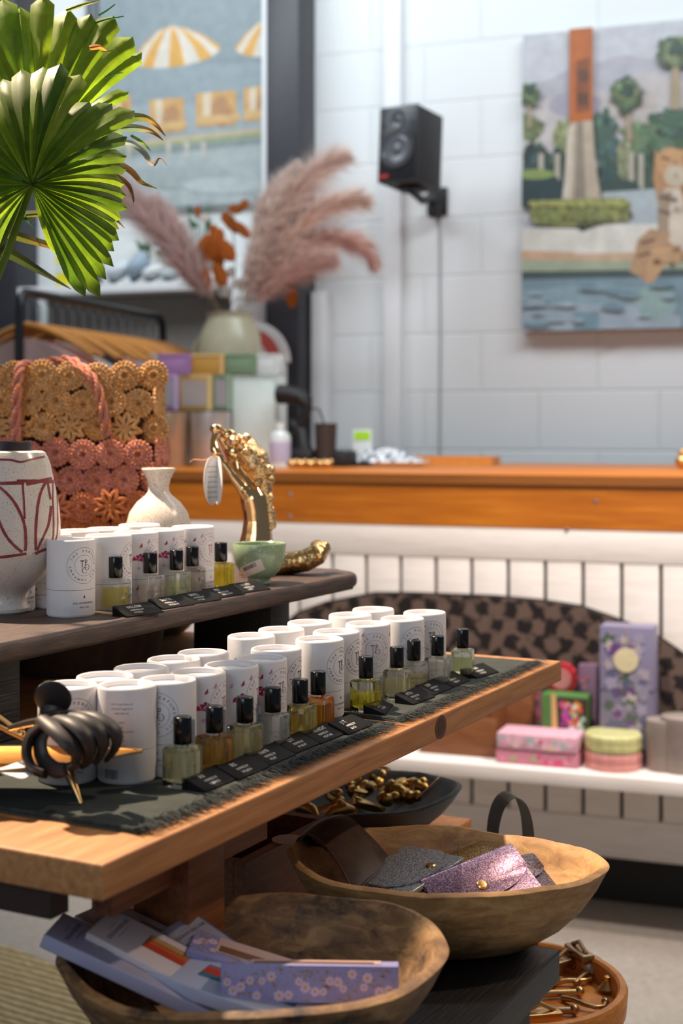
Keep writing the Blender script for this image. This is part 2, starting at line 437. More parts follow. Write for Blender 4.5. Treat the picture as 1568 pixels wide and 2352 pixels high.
pillar('trim_3', 626, 650, -.10, 0, .0, 3.3, white)                        # white jamb beside it
pillar('trim_4', 14, 88, -.16, 0, .0, 3.3, darksteel)                      # second dark post at the left
pillar('trim_6', 728, 762, -.06, 0, .0, 1.60, white)                       # white door edge right of the post
pillar('poster_shadow_strip', 212, 236, -.05, 0, 1.5, 3.3, simple('poster_shadow_grey', '#5c5f64', .5))  # shadow along the left of the sunshade print, built as a grey strip

# ------------------------------------------------------------------ posters: flat prints on stretched frames
def poster(name, label, x0, x1, y0, y1, off, thick, shapes, bg, side='#d8d9da'):
    s0, s1 = WALL.s_at(x0), WALL.s_at(x1); xm = (x0+x1)/2; d = WALL.depth(xm)
    xr = x1 if x1 < 1500 else x0
    z1 = WALL.at(xr, y0)[1] if x1 < 1500 else WALL.at(x0, y0)[1]; z0 = WALL.at(xr, y1)[1]
    r = WALL.empty(name, label, 'picture', s0, z0, -thick, None)
    W, H = s1-s0, z1-z0
    b = MB(); b.col(side); b.box(0, W, 0, thick-.001, 0, H); fr = b.build('frame', M['card'], r)
    b = MB(); b.col(bg); b.poly([(0, -.0004, 0), (W, -.0004, 0), (W, -.0004, H), (0, -.0004, H)])
    k = 1
    for c, pts in shapes:
        k += 1; q = []
        if isinstance(c, tuple): b.c = (*c, 1)
        else: b.col(c)
        for px, py in pts:
            s, z = WALL.at(px, py); q.append((min(max(s-s0, 0), W), -.0004-.00004*k, min(max(z-z0, 0), H)))
        if len(q) >= 3: b.poly(q)
    b.recalc = False
    b.build('print', M['photo'], r); return r
def blob(cx, cy, rx, ry, n=14, j=.15, seed=0):
    R = random.Random(seed or int(cx*7+cy)); return [(cx+rx*math.cos(2*PI*k/n)*(1+R.uniform(-j, j)), cy+ry*math.sin(2*PI*k/n)*(1+R.uniform(-j, j))) for k in range(n)]
def jit(c, R, a=.16):
    c = c.lstrip('#'); v = [int(c[i:i+2], 16)/255 for i in (0, 2, 4)]; f = 1+R.uniform(-a, a); return tuple(min(1, lin((x*255*f+R.uniform(-6, 6), 0, 0))[0]) if x*255*f > 8 else .01 for x in v)
def cluster(lst, c, x, y, rx, ry, n=16, k=.28, seed=3):
    R = random.Random(seed+int(x)); lst.append((c, blob(x, y, rx*.9, ry*.9, 18, .2)))
    for _ in range(n):
        a = R.uniform(0, 6.28); q = R.uniform(.2, 1)**.5; xx, yy = x+rx*q*math.cos(a), y+ry*q*math.sin(a)
        lst.append((jit(c, R, .28), blob(xx, yy, rx*k*R.uniform(.5, 1.1), ry*k*R.uniform(.5, 1.1), 11, .4, R.randrange(999))))
sh = []
def umbrella(cx, cy, w, h, tilt, cut=None):
    # a striped sunshade seen from the side: dome segments fanning from the top
    top = (cx+tilt*w*.1, cy-h*.5); n = 9; a0, a1 = math.radians(188), math.radians(-8)
    rim = []
    for k in range(n+1):
        a = a0+(a1-a0)*k/n; rim.append((cx+w*.5*math.cos(a)+0, cy+h*.18+tilt*math.cos(a)*h*.25-h*.30*math.sin(a)*-1+0))
    for k in range(n):
        e = []
        for u in (0, .35, .7, 1):
            x = top[0]+(rim[k][0]-top[0])*u; y = top[1]+(rim[k][1]-top[1])*(u**1.8); e.append((x, y))
        g = []
        for u in (1, .7, .35):
            x = top[0]+(rim[k+1][0]-top[0])*u; y = top[1]+(rim[k+1][1]-top[1])*(u**1.8); g.append((x, y))
        sh.append(('#dba54a' if k % 2 == 0 else '#d9d2c4', e+g))
sh += [('#87959a', [(225, 330), (622, 300), (622, 0), (225, 0)]), ('#93a0a5', [(225, 330), (622, 300), (622, 150), (225, 150)]), ('#a1adb0', [(225, 330), (622, 300), (622, 230), (225, 250)]),
       ('#b1bbbb', [(225, 480), (622, 470), (622, 318), (225, 345)]), ('#8e9a98', [(225, 352), (622, 318), (622, 334), (225, 372)]), ('#c4b596', [(225, 338), (622, 295), (622, 308), (225, 350)]),
       ('#9aa483', [(225, 348), (622, 306), (622, 318), (225, 356)])]
umbrella(415, 112, 200, 96, -.6); umbrella(262, 140, 74, 76, .3); umbrella(636, 92, 176, 88, -.4)
for cx, cy, w in ((290, 262, 40), (392, 268, 78), (505, 252, 92), (606, 240, 76)):
    sh += [('#d3a566', [(cx-w/2, cy-34), (cx+w/2, cy-40), (cx+w/2, cy+38), (cx-w/2, cy+44)]), ('#dccbb0', [(cx-w/3, cy-34), (cx-w/8, cy-36), (cx-w/8, cy+28), (cx-w/3, cy+30)]),
           ('#b98c62', blob(cx+w*.12, cy+8, w*.26, 32)), ('#d8b27a', [(cx-w/2, cy+20), (cx+w*.6, cy+12), (cx+w*.6, cy+28), (cx-w/2, cy+40)])]
for x in (390, 432, 470, 300): sh.append(('#c9c3b6', [(x, 330), (x+12, 330), (x+9, 368), (x+3, 368)]))
sh += [('#a7b2b1', blob(420, 410, 130, 26, 18, .1)), ('#bcc6c6', blob(520, 430, 90, 20, 18, .1))]
poster('wall_print', 'large framed beach print of yellow striped sunshades hung left of the dark post', 224, 624, -60, 468, 0, .03, sh, '#8b989e')
sh = [('#c6c7cc', [(1207, 60), (1700, 40), (1700, 330), (1207, 330)]),
      ('#b5b3ba', [(1207, 206), (1262, 190), (1310, 168), (1380, 150), (1440, 132), (1500, 145), (1568, 138), (1700, 120), (1700, 420), (1207, 420)]),
      ('#c3bbb9', [(1207, 250), (1290, 225), (1400, 215), (1480, 170), (1568, 190), (1700, 200), (1700, 420), (1207, 420)]),
      ('#a9a4b0', blob(1330, 250, 60, 34)), ('#bdb3ae', blob(1460, 260, 60, 60))]
def palm_p(cx, cy, r, tx, ty, tw):
    sh.append(('#a8967a', [(cx-tw/2, cy), (cx+tw/2, cy), (tx+tw*.7, ty), (tx-tw*.7, ty)]))
    for k, (c, q) in enumerate((('#51624a', 1), ('#6f7d56', .72), ('#3f5245', .45))): cluster(sh, c, cx+k*2, cy-k*5, r*q, r*q, 14, .3, k)
for x, y, rx, ry, c in ((1218, 300, 36, 30, '#7c8660'), (1225, 380, 30, 50, '#5f7054'), (1300, 330, 22, 46, '#8c9468'), (1285, 400, 56, 44, '#46584e'), (1240, 400, 40, 56, '#3d4f4b'), (1390, 320, 34, 60, '#4d6358'), (1420, 400, 50, 60, '#3f5550'),
                         (1480, 330, 50, 40, '#6f8260'), (1530, 320, 50, 50, '#5b7258'), (1500, 400, 60, 50, '#4a604f'), (1440, 370, 20, 44, '#8f9270'), (1560, 290, 40, 40, '#4c6453'), (1620, 330, 60, 80, '#4c6453')):
    cluster(sh, c, x, y, rx, ry, 22, .26)
palm_p(1443, 226, 38, 1452, 330, 10); palm_p(1556, 130, 42, 1556, 260, 16); palm_p(1222, 225, 26, 1224, 300, 6)
for x in (1245, 1282, 1450, 1472): sh.append(('#b3ac9c', [(x, 360), (x+12, 360), (x+13, 450), (x-1, 450)]))
sh += [('#324447', blob(1240, 440, 66, 46, 15, .1)), ('#8a9c5c', blob(1236, 408, 50, 12, 12, .15)), ('#3c4e48', blob(1420, 436, 60, 16)),
       ('#aeb9bd', [(1390, 448), (1568, 436), (1700, 430), (1700, 520), (1390, 520)]),
       ('#b8662f', [(1315, 40), (1368, 40), (1368, 286), (1315, 292)]), ('#8a4f30', [(1330, 150), (1362, 140), (1362, 262), (1330, 268)]), ('#6a4536', [(1334, 170), (1358, 170), (1358, 196), (1334, 196)]), ('#63412f', [(1334, 222), (1358, 222), (1358, 250), (1334, 250)]),
       ('#b9aa94', [(1316, 290), (1368, 284), (1374, 380), (1388, 466), (1298, 470), (1308, 380)]), ('#8e8374', [(1332, 288), (1346, 288), (1352, 466), (1326, 468)]), ('#cfc4b2', [(1312, 300), (1324, 296), (1318, 462), (1300, 468)]),
       ('#8b8c56', [(1224, 480), (1260, 466), (1340, 462), (1440, 460), (1456, 474), (1448, 505), (1400, 524), (1300, 528), (1240, 520)]), ('#a4a363', [(1228, 478), (1262, 466), (1440, 460), (1452, 470), (1300, 486)]), ('#5d6846', [(1340, 506), (1446, 492), (1440, 512), (1380, 526), (1330, 526)]),
       ('#dcd9cf', [(1207, 528), (1330, 530), (1352, 540), (1325, 584), (1207, 588)]), ('#dedbd1', [(1352, 534), (1400, 520), (1520, 520), (1700, 520), (1700, 590), (1320, 594), (1322, 560)]),
       ('#cda98a', [(1207, 580), (1330, 584), (1324, 602), (1207, 604)]), ('#cfae90', [(1318, 588), (1480, 584), (1700, 584), (1700, 604), (1318, 606)]),
       ('#a9b49a', [(1207, 602), (1700, 602), (1700, 630), (1207, 632)]), ('#4c5b5b', [(1207, 628), (1700, 620), (1700, 640), (1207, 648)]), ('#7f98a2', [(1207, 646), (1700, 638), (1700, 776), (1207, 776)]),
       ('#8fa8b2', [(1207, 670), (1380, 655), (1500, 668), (1500, 700), (1207, 712)]), ('#a3b3bf', [(1207, 720), (1340, 700), (1470, 706), (1568, 730), (1568, 776), (1207, 776)]), ('#7fa0ac', [(1325, 720), (1382, 720), (1382, 762), (1325, 762)]), ('#96b1ae', blob(1510, 700, 44, 46)),
       # resting big cat
       ('#b98c62', [(1510, 352), (1520, 362), (1545, 352), (1568, 350), (1640, 360), (1660, 480), (1640, 560), (1568, 600), (1520, 600), (1516, 470), (1505, 420)]),
       ('#c79a6c', blob(1546, 380, 34, 34, 14, .05)), ('#c9b9a2', blob(1556, 410, 26, 26, 14, .08)), ('#d8cbb8', [(1530, 440), (1568, 440), (1600, 600), (1540, 560)]), ('#a5917a', [(1516, 440), (1544, 450), (1540, 560), (1516, 560)]),
       ('#b99572', [(1470, 556), (1500, 530), (1545, 540), (1530, 590), (1500, 640), (1488, 655), (1476, 640), (1452, 628), (1462, 590)]), ('#c9a27a', [(1500, 580), (1568, 566), (1568, 610), (1530, 615), (1508, 652), (1486, 652)]),
       ('#6a5240', [(1520, 455), (1560, 462), (1560, 470), (1520, 463)]), ('#6a5240', [(1518, 486), (1545, 494), (1545, 501), (1518, 493)]), ('#6a5240', [(1524, 365), (1545, 372), (1545, 377), (1524, 371)]), ('#7a5c44', [(1478, 560), (1510, 552), (1510, 559), (1478, 567)]), ('#7a5c44', [(1470, 590), (1500, 582), (1500, 589), (1470, 597)])]
for hx in range(1236, 1450, 16): cluster(sh, '#7f8450', hx, 496, 13, 20, 8, .4)
for hx in range(1236, 1450, 22): cluster(sh, '#a3a462', hx, 474, 14, 8, 5, .4)
RR = random.Random(9)
for _ in range(26):
    x, y = RR.uniform(1500, 1600), RR.uniform(360, 640)
    if x > 1515 or 540 < y < 640: sh.append((RR.choice(['#5f4a3a', '#8a6a4a', '#d4bfa0', '#a8825c']), blob(x, y, RR.uniform(3, 12), RR.uniform(2, 4), 7, .4, RR.randrange(999))))
for _ in range(20): sh.append((RR.choice(['#9fb4be', '#86a0aa', '#a9bac6', '#7b98a4']), blob(RR.uniform(1220, 1568), RR.uniform(655, 760), RR.uniform(14, 40), RR.uniform(3, 7), 12, .3, RR.randrange(999))))
poster('wall_print', 'large unframed print of a big cat by a pool under palms, right of the speaker', 1207, 1760, 88, 764, 0, .04, sh, '#c3c4ca', '#b9b7b8')

# ------------------------------------------------------------------ monitor speaker on its bracket
d0 = 4.62
sp = thing('speaker', 'black monitor speaker fixed high on the white block wall', 'speaker', (0, 0, 0))
pc = P(944, 344, d0); sp.location = (pc.x, pc.y, pc.z); sp.rotation_euler = (math.radians(-4), 0, math.radians(33)*-1)
w_, dp, h_ = .140, .165, .245
b = MB(); b.box(-w_/2, w_/2, -dp/2+.008, dp/2, -h_/2, h_/2, bev=.006); b.build('cabinet', simple('speaker_vinyl', '#2a292c', .55, var=.1), sp)
b = MB(); b.box(-w_/2, w_/2, -dp/2-.006, -dp/2+.008, -h_/2, h_/2, bev=.004); b.build('baffle', simple('speaker_baffle', '#1c1d20', .35), sp)
def disc_y(b, cx, cz, prof, n=32):
    for i in range(len(prof)-1):
        (r0, y0), (r1, y1) = prof[i], prof[i+1]
        for k in range(n):
            a, c = 2*PI*k/n, 2*PI*(k+1)/n
            b.sm = True; b.poly([(cx+r0*math.cos(a), y0, cz+r0*math.sin(a)), (cx+r0*math.cos(c), y0, cz+r0*math.sin(c)), (cx+r1*math.cos(c), y1, cz+r1*math.sin(c)), (cx+r1*math.cos(a), y1, cz+r1*math.sin(a))])
yf = -dp/2-.006
b = MB(); disc_y(b, 0, -.02, [(.062, yf-.001), (.060, yf-.006), (.052, yf-.006), (.046, yf-.001)]); b.build('driver_ring', simple('driver_ring', '#3c3d42', .3), sp)
b = MB(); disc_y(b, 0, -.02, [(.047, yf-.0015), (.040, yf-.004), (.020, yf-.0008), (.018, yf-.004), (.0001, yf-.009)]); b.build('woofer_cone', simple('woofer', '#55565c', .3), sp)
b = MB(); disc_y(b, 0, .078, [(.030, yf-.0005), (.027, yf-.004), (.014, yf-.001), (.0001, yf-.006)]); b.build('tweeter', simple('tweeter', '#47484d', .3), sp)
for sx in (-1, 1):
    b = MB(); disc_y(b, sx*.052, .062, [(.008, yf-.0003), (.0001, yf-.0004)]); b.build('port', M['black_matte'], sp)
b = MB(); b.box(-.062, -.030, yf-.0015, yf, -.108, -.098); b.build('badge', simple('red_badge', '#b02a2a', .4), sp)
# bracket
ps = WALL.s_at(1006); zb = WALL.at(1006, 462)[1]
br_ = WALL.empty('speaker_bracket', 'black angled wall bracket holding up the monitor speaker', 'bracket', ps, zb, 0)
b = MB(); b.box(-.035, .035, -.012, -.0005, -.05, .045, bev=.003); b.box(-.02, .02, -.07, -.012, -.06, -.02, bev=.004); b.build('wall_plate', M['black_matte'], br_)
inv = br_.matrix_world
q = Matrix.Rotation(-ANG, 4, 'Z')
top = q @ (Vector(sp.location)-Vector(br_.location)-Vector((0, 0, h_/2+.006)))
b = MB(); b.tube([(0, -.05, -.04), (0, -.075, .0), (top.x*.6, top.y*.6, top.z-.018), (top.x, top.y, top.z-.004)], [.016, .015, .013, .013], 10); b.box(top.x-.04, top.x+.04, top.y-.045, top.y+.045, top.z-.006, top.z, bev=.002); b.build('arm', M['black_matte'], br_)
b = MB(); s_, z_ = WALL.at(1010, 490); p0 = WALL.mtx()
pts = [p0 @ Vector((WALL.s_at(1012-abs(k-6)*.3), -.006, WALL.at(1010, 492+k*48)[1])) for k in range(13)]
b.tube(pts, .0028, 6); tag(b.build('speaker_cable', simple('grey_cable', '#8f9494', .5)), 'thin grey cable running down the white wall below the speaker', 'cable')

# ------------------------------------------------------------------ wall shelf with things on it (left background)
SHP = Plane((.101-CN.x*.32, 5.0-CN.y*.32))
sa, sb = SHP.s_at(40), WALL.s_at(648); zt = SHP.at(300, 650)[1]
shf = SHP.empty('wall_shelf', 'long white shelf unit with a shaded back, mounted left of the dark post', 'shelf', 0, 0)
b = MB(); b.box(sa, sb, 0, .31, zt-.032, zt, bev=.002); b.build('shelf_board', white, shf)
b = MB(); b.box(sb-.06, sb, .0, .20, .0, zt-.033, bev=.002); b.build('side_panel', white, shf)
b = MB(); b.box(sa+.05, sb-.061, .12, .135, .3, zt-.033); b.build('recess_shade_panel', simple('recess_shade_tone', '#8d8880', .8), shf)  # added sheet, taupe colour stands in for the shadowed wall below the shelf
def on_shelf(name, label, cat, px, off=.12, group=None, rot=0):
    s_ = SHP.s_at(px); return SHP.empty(name, label, cat, s_, zt, off, group, rot)
r = on_shelf('boxed_print', 'bright yellow box with a grey picture standing on the white wall shelf', 'box', 128)
b = MB(); b.col('#dfd21c'); b.box(-.065, .065, -.02, .02, 0, .125, bev=.002); b.build('carton', M['card'], r)
b = MB(); b.col('#4c4c50'); b.box(-.02, .045, -.0215, -.0205, .045, .10); b.col('#c9c9c6'); b.poly([(-.045+.02*math.cos(a*PI/6), -.022, .075+.02*math.sin(a*PI/6)) for a in range(12)]); b.build('picture', M['print'], r)
cl = [('#cfd6da', 245, .055, .09), ('#9fb2c0', 292, .045, .12), ('#dfe3e2', 328, .05, .075), ('#c9d4d3', 372, .05, .06)]
for k, (c, px, w, h) in enumerate(cl):
    r = on_shelf('slipper', ['pale grey slipper leaning at the left of the shelf row', 'blue grey slipper standing tallest on the wall shelf', 'white slipper beside the blue grey one', 'pale green slipper behind the pampas plumes'][k], 'shoe', px, .12)
    b = MB(); b.col(c)
    b.grid(lambda u, v: Vector((w*math.sin(2*PI*u)*math.sin(PI*v*.98+.02)*(.6+.4*v)+(v-.5)*w, -.04+.05*math.cos(2*PI*u)*math.sin(PI*v*.98+.02), h*v+.004)), 16, 12, wrapu=True)
    b.build('upper', M['fabric'], r)
    b = MB(); b.col('#4b4f55'); b.box(-w*.8, w*.3, -.085, .0, 0, .006, bev=.002); b.build('sole', M['fabric'], r)
for k, (px, h, lb) in enumerate(((372, .30, 'small green plant in a white cup behind the left pampas plume'), (545, .33, 'small green plant in a white cup behind the orange dried leaves'), (258, .16, 'small green plant in a white cup near the palm fronds'))):
    r = on_shelf('potted_plant', lb, 'plant', px, .28)
    b = MB(); b.lathe([(0, 0), (.03, 0), (.036, .06), (.033, .06), (.028, .05), (0, .05)], 20); b.build('cup', white, r)
    b = MB(); R = random.Random(k); b.sm = True
    for j in range(16):
        b.c = (*lin(R.choice(['#3f6b45', '#55805a', '#7b9c76'])), 1); a = R.uniform(0, 6.3); hh = h*R.uniform(.5, 1); o_ = Vector((math.cos(a), math.sin(a), 0))*.04
        p = Vector((0, 0, .05)); tip = Vector((o_.x, o_.y, hh)); mid = (p+tip)/2; sd = Vector((-o_.y, o_.x, 0))*.4
        b.tube([p, tip], .0012, 4); b.poly([tip, tip+sd+Vector((0, 0, .012)), tip+Vector((0, 0, .035))+o_*.5, tip-sd+Vector((0, 0, .012))])
    b.recalc = False; b.build('leaves', M['leaf'], r)

# ------------------------------------------------------------------ clothes rack with wooden hangers
zr = HC+.372; A = P(44, 668, .372*F/(985-668)); B_ = P(374, 729, .372*F/(985-729))
rk = thing('clothes_rack', 'black steel clothes rail with rounded end behind the crocheted basket', 'rack', (A.x, A.y, 0), math.atan2(B_.y-A.y, B_.x-A.x))
L = (B_-A).length; rm = simple('rack_steel', '#1d1e21', .35, .4)
b = MB(); b.tube([(0, 0, .06), (0, 0, zr-.06), (.006, 0, zr-.02), (.03, 0, zr-.002), (.06, 0, zr), (L-.06, 0, zr), (L-.03, 0, zr-.002), (L-.006, 0, zr-.02), (L, 0, zr-.06), (L, 0, .06)], .0125, 12); b.build('rail', rm, rk)
for x in (0, L):
    b = MB(); b.tube([(x, -.25, .03), (x, .25, .03)], .0125, 10); b.build('foot', rm, rk)
    for y in (-.22, .22):
        b = MB(); b.tube([(x-.01, y, .02), (x+.01, y, .02)], .02, 14); b.build('castor', M['black_matte'], rk)
hang_m = simple('hanger_wood', '#b9772c', .4, var=.12); hook_m = gold('steel_hook', '#c9cdd2', .25, b=0)
def make_hanger():
    h = thing('clothes_hanger', 'wooden hanger with a steel hook packed on the black clothes rail', 'hanger', (0, 0, 0), 0, 'wooden hangers on the black rail')
    b = MB(); W = .2
    pts = [(-W+2*W*k/14, 0, -.075-.085*abs(-1+2*k/14)**1.5) for k in range(15)]
    b.tube([Vector((0, p[0], p[2])) for p in pts], [.010+.006*(1-abs(-1+2*k/14)) for k in range(15)], 10, flat=.7); b.build('shoulder_bar', hang_m, h)
    b = MB(); b.tube([(0, 0, -.07), (0, 0, -.03)]+[(0, .016*math.sin(a), -.0+.0+.016*math.cos(a)*-1+.0) for a in [0.0+x*PI/8 for x in range(0, 11)]], .0022, 6); b.build('hook', hook_m, h)
    return h
h0 = make_hanger(); kids(h0)
gcols = ['#c9a7a0', '#a5482c', '#d8cdc4', '#2c3442', '#232a3a', '#c07a4a', '#d9b2a6', '#c9cfd8', '#e0d4cc', '#9a4a3c', '#d9d6d2', '#cfa29a', '#d6aaa2', '#c98f88']
gnames = ['dusty pink', 'rust', 'cream', 'slate blue', 'navy', 'orange brown', 'peach', 'pale blue', 'ivory', 'brick red', 'off white', 'rose', 'salmon pink', 'deep rose']
nH = 14
for k in range(nH):
    h = h0 if k == 0 else copy_tree(h0)
    u = .05+.9*k/(nH-1); p = A.lerp(B_, u); a = math.atan2(B_.y-A.y, B_.x-A.x)+random.uniform(-.12, .12)
    h.location = (p.x, p.y, zr-.0145); h.rotation_euler = (0, 0, a)
    h['label'] = 'wooden hanger with a steel hook on the black rail, carrying the %s garment' % gnames[k]
    g = MB(); g.col(gcols[k])
    def gf(uu, v):
        y = (-1+2*uu); z = -.088-.085*abs(y)**1.5; yy = y*.2
        return Vector(((.018+.004*math.sin(9*y+k))*(1 if v < .5 else -1)*1.0, yy*(1+.1*abs(v-.5)*2), z-.24*abs(v-.5)*2))
    g.grid(gf, 21, 12)
    o = g.build('garment', M['fabric'], None); o.location = h.location; o.rotation_euler = h.rotation_euler
    tag(o, '%s garment hanging on the black rail, %s' % (gnames[k], ['nearest the left post', 'second along from the left post', 'third along from the left post', 'left of the navy one', 'in the dark pair mid rail', 'just after the navy one', 'mid rail', 'after the peach one', 'beside the pale blue one', 'between the ivory and off white ones', 'after the brick red one', 'third from the curved end', 'second from the curved end', 'at the curved end'][k]), 'garment')

# ------------------------------------------------------------------ the counter
ct = CTR.empty('service_counter', 'long pine topped counter with a white slatted front', 'counter', 0, 0)
s0, s1 = CTR.s_at(250)-.25, CTR.s_at(1568)+.35; TOPZ = 1.007; DEP = 1.10
b = MB(); b.box(s0, s1, .002, DEP, TOPZ-.024, TOPZ, bev=.002); b.build('worktop', M['counter_wood'], ct)
b = MB(); b.box(s0, s1, -.004, .0015, TOPZ-.024, TOPZ-.001); b.build('worktop_edge', M['counter_edge'], ct, label='front edge coloured darker for its shade')
b = MB(); b.box(s0, s1, .004, .03, .880, TOPZ-.0245); b.build('fascia', M['counter_wood'], ct)
b = MB(); b.box(s0, s1, .006, .03, .803, .8795, bev=.001); b.build('upper_rail', M['white_wood'], ct)
gaps = [CTR.s_at(x) for x in (760, 840, 915, 998, 1082, 1166, 1252, 1339, 1425, 1516)]; pitch = (gaps[-1]-gaps[0])/9
g = gaps[0]-pitch*6; k = 0
while g < s1-.05:
    b = MB(); b.box(g+.0045, min(g+pitch-.0045, s1), .008, .028, .207, .8028, bev=.001); b.build('slat', M['white_wood'], ct); g += pitch
b = MB(); b.box(s0, s1, .004, .03, .115, .2068, bev=.001); b.build('lower_rail', M['white_wood'], ct)
b = MB(); b.box(s0, s1, .045, .06, 0.0, .98); b.build('backing', simple('dark_backing', '#2a2722', .8), ct)
b = MB(); b.box(s0, s1, .06, .075, 0, .115); b.box(s0, s1, DEP-.05, DEP-.03, 0, .98); b.build('plinth', simple('black_plinth', '#202226', .5), ct)
SHZ = .372; SHD = .27
b = MB(); b.box(CTR.s_at(780), s1, -SHD, .006, SHZ-.032, SHZ, bev=.003); b.build('display_shelf', M['white_wood'], ct)
for x in (CTR.s_at(940), CTR.s_at(1520)):
    b = MB(); b.prism([(x-.008, .1), (x+.008, .1), (x+.008, .2), (x-.008, .2)], 0, .001) if False else b.box(x-.008, x+.008, -SHD*.8, .007, SHZ-.052, SHZ-.033); b.build('shelf_bracket', M['white_wood'], ct)
# screws of the fascia
for px, py in ((664, 1136), (664, 1187), (1367, 1152), (1300, 1217)):
    s_, z_ = CTR.at(px, py); b = MB(); disc_y(b, s_, z_, [(.005, .0035), (.0001, .002)], 12); b.build('screw', hook_m, ct)
SF = Plane(CTR.p0-CN*.0)
# arched patterned board leaning on the slats
def damask():
    t = NT('damask_brocade'); co = t.coords()
    sx = t.add('ShaderNodeSeparateXYZ'); t.link(co, sx.inputs[0])
    n = t.noise(co, 55, 5, .65); n3 = t.noise(co, 5, 2)
    def sn(out, k, ph=0):
        m = t.add('ShaderNodeMath', operation='MULTIPLY'); t.link(out, m.inputs[0]); m.inputs[1].default_value = k
        s2 = t.add('ShaderNodeMath', operation='SINE'); t.link(m.outputs[0], s2.inputs[0]); return s2.outputs[0]
    m = t.add('ShaderNodeMath', operation='MULTIPLY'); t.link(sn(sx.outputs[0], 95), m.inputs[0]); t.link(sn(sx.outputs[2], 85), m.inputs[1])
    a = t.add('ShaderNodeMath', operation='MULTIPLY_ADD'); t.link(m.outputs[0], a.inputs[0]); a.inputs[1].default_value = .22; t.link(n, a.inputs[2])
    col = t.ramp(a.outputs[0], [(.44, lin('#1d1512')), (.54, lin('#665248'))])
    t.set(Base_Color=col, Roughness=.5); return t.m
arch = [(622, 1733), (622, 1520), (640, 1450), (690, 1408), (755, 1384), (866, 1363), (950, 1363), (1032, 1366), (1140, 1370), (1253, 1380), (1337, 1393), (1420, 1422), (1480, 1446), (1519, 1466), (1568, 1500), (1620, 1560), (1660, 1640), (1680, 1733)]
pts = [CTR.at(x, y) for x, y in arch]; pts[0] = (pts[0][0], SHZ); pts[-1] = (pts[-1][0], SHZ); pts = [(x, max(z, SHZ)) for x, z in pts]
r = CTR.empty('arched_panel', 'tall arched board covered in dark brown damask, leaning on the white slats', 'panel', 0, 0)
b = MB(); b.prism(pts, -.022, -.008); b.build('board', damask(), r)
rim = [(x, z) for x, z in pts]
b = MB(); b.tube([Vector((x, -.015, z)) for x, z in pts[1:-1]], .006, 8); b.build('edging', simple('dark_bronze_edging', '#2c2420', .4, .5), r)

def on_cs(name, label, cat, px, off=-.12, group=None, rot=0, z=SHZ):
    pl = Plane(CTR.p0+CN*off); s_ = pl.s_at(px); return pl.empty(name, label, cat, s_, z, 0, group, rot), pl
def flowers(b, x0, x1, z0, z1, y, cols, n, r, seed):
    R = random.Random(seed)
    for k in range(n):
        cx, cz = R.uniform(x0+r, x1-r), R.uniform(z0+r*.8, z1-r*.8); c = R.choice(cols); rr = r*R.uniform(.5, 1); b.col(c)
        b.poly([(cx+rr*math.cos(a*PI/5)*(1 if a % 2 else .6), y-.0001*k/n-.0001, cz+rr*math.sin(a*PI/5)*(1 if a % 2 else .6)) for a in range(10)])
# purple floral gift box
r, pl = on_cs('gift_box', 'tall lilac floral box with a round cream tag, standing against the damask board', 'box', 1438, -.15)
W = S(1500-1378, 3.18); H = S(1745-1432, 3.18)
b = MB(); b.col('#7f7790'); b.box(-W/2, W/2, 0, .07, 0, H, bev=.002); b.col('#605a70'); b.box(-W/2-.001, W/2+.001, -.001, .071, H*.53, H*.545); b.build('carton', M['card'], r)
b = MB(); flowers(b, -W/2, W/2, 0, H, -.001, ['#9a90a8', '#a898a0', '#5c5a7a', '#67407a', '#4e5e50', '#b8a7a4', '#8f8698'], 70, .02, 3); b.build('floral_print', M['print'], r)
b = MB(); disc_y(b, 0, H*.76, [(.027, -.003), (.027, -.005), (.0001, -.0055)]); b.col('#d6c39a'); o = b.build('tag', simple('cream_tag', '#dccba2', .6), r, label='round cream tag')
b = MB(); b.tube([(0, -.004, H*.78), (.004, -.003, H*.9), (-.002, .0, H)], .001, 5); b.build('tag_string', simple('string', '#b59a7a', .8), r)
# red scalloped tag gift
r, pl = on_cs('scalloped_tin', 'red and cream scalloped round tin behind the pink purse', 'tin', 1292, -.07)
b = MB(); R0 = .036; zc = .17
b.slab([(R0*(1+.06*math.cos(12*a*PI/36))*math.cos(a*PI/36), R0*(1+.06*math.cos(12*a*PI/36))*math.sin(a*PI/36)) for a in range(72)], 0, .02, Matrix.Translation((0, 0, zc)) @ Matrix.Rotation(PI/2, 4, 'X'), .002); b.build('lid', simple('red_lacquer', '#b3242f', .35), r)
b = MB(); b.slab([(.024*math.cos(a*PI/24), .024*math.sin(a*PI/24)) for a in range(48)], .0205, .0225, Matrix.Translation((0, 0, zc)) @ Matrix.Rotation(PI/2, 4, 'X')); b.build('centre_label', simple('rose_label', '#c47c78', .5), r)
b = MB(); b.col('#1f2d28'); b.box(-.05, .045, .0, .03, 0, zc-.03, bev=.002); b.build('stand', M['card'], r)
r, pl = on_cs('candle_box', 'green topped carton with bright blossoms between the pink purse and lilac box', 'box', 1296, -.15)
b = MB(); b.col('#4f7a3c'); W = S(110, 3.14); H = S(150, 3.14); b.box(-W/2, W/2, 0, .05, 0, H, bev=.002); b.build('carton', M['card'], r)
b = MB(); b.col('#3d2f28'); b.poly([(-W/2+.03, -.0006, 0), (W/2, -.0006, 0), (W/2, -.0006, H-.006), (-W/2+.03, -.0006, H-.006)]); b.col('#cfa870'); b.poly([(-W/2+.026, -.0008, 0), (-W/2+.04, -.0008, 0), (-W/2+.034, -.0008, H), (-W/2+.022, -.0008, H)])
flowers(b, -W/2+.035, W/2, 0, H-.01, -.001, ['#c8567e', '#d9892e', '#8fc0a0', '#b03aa0', '#cfd8c8', '#d65a3a', '#7a4fa0'], 60, .010, 5); b.build('floral_print', M['print'], r)
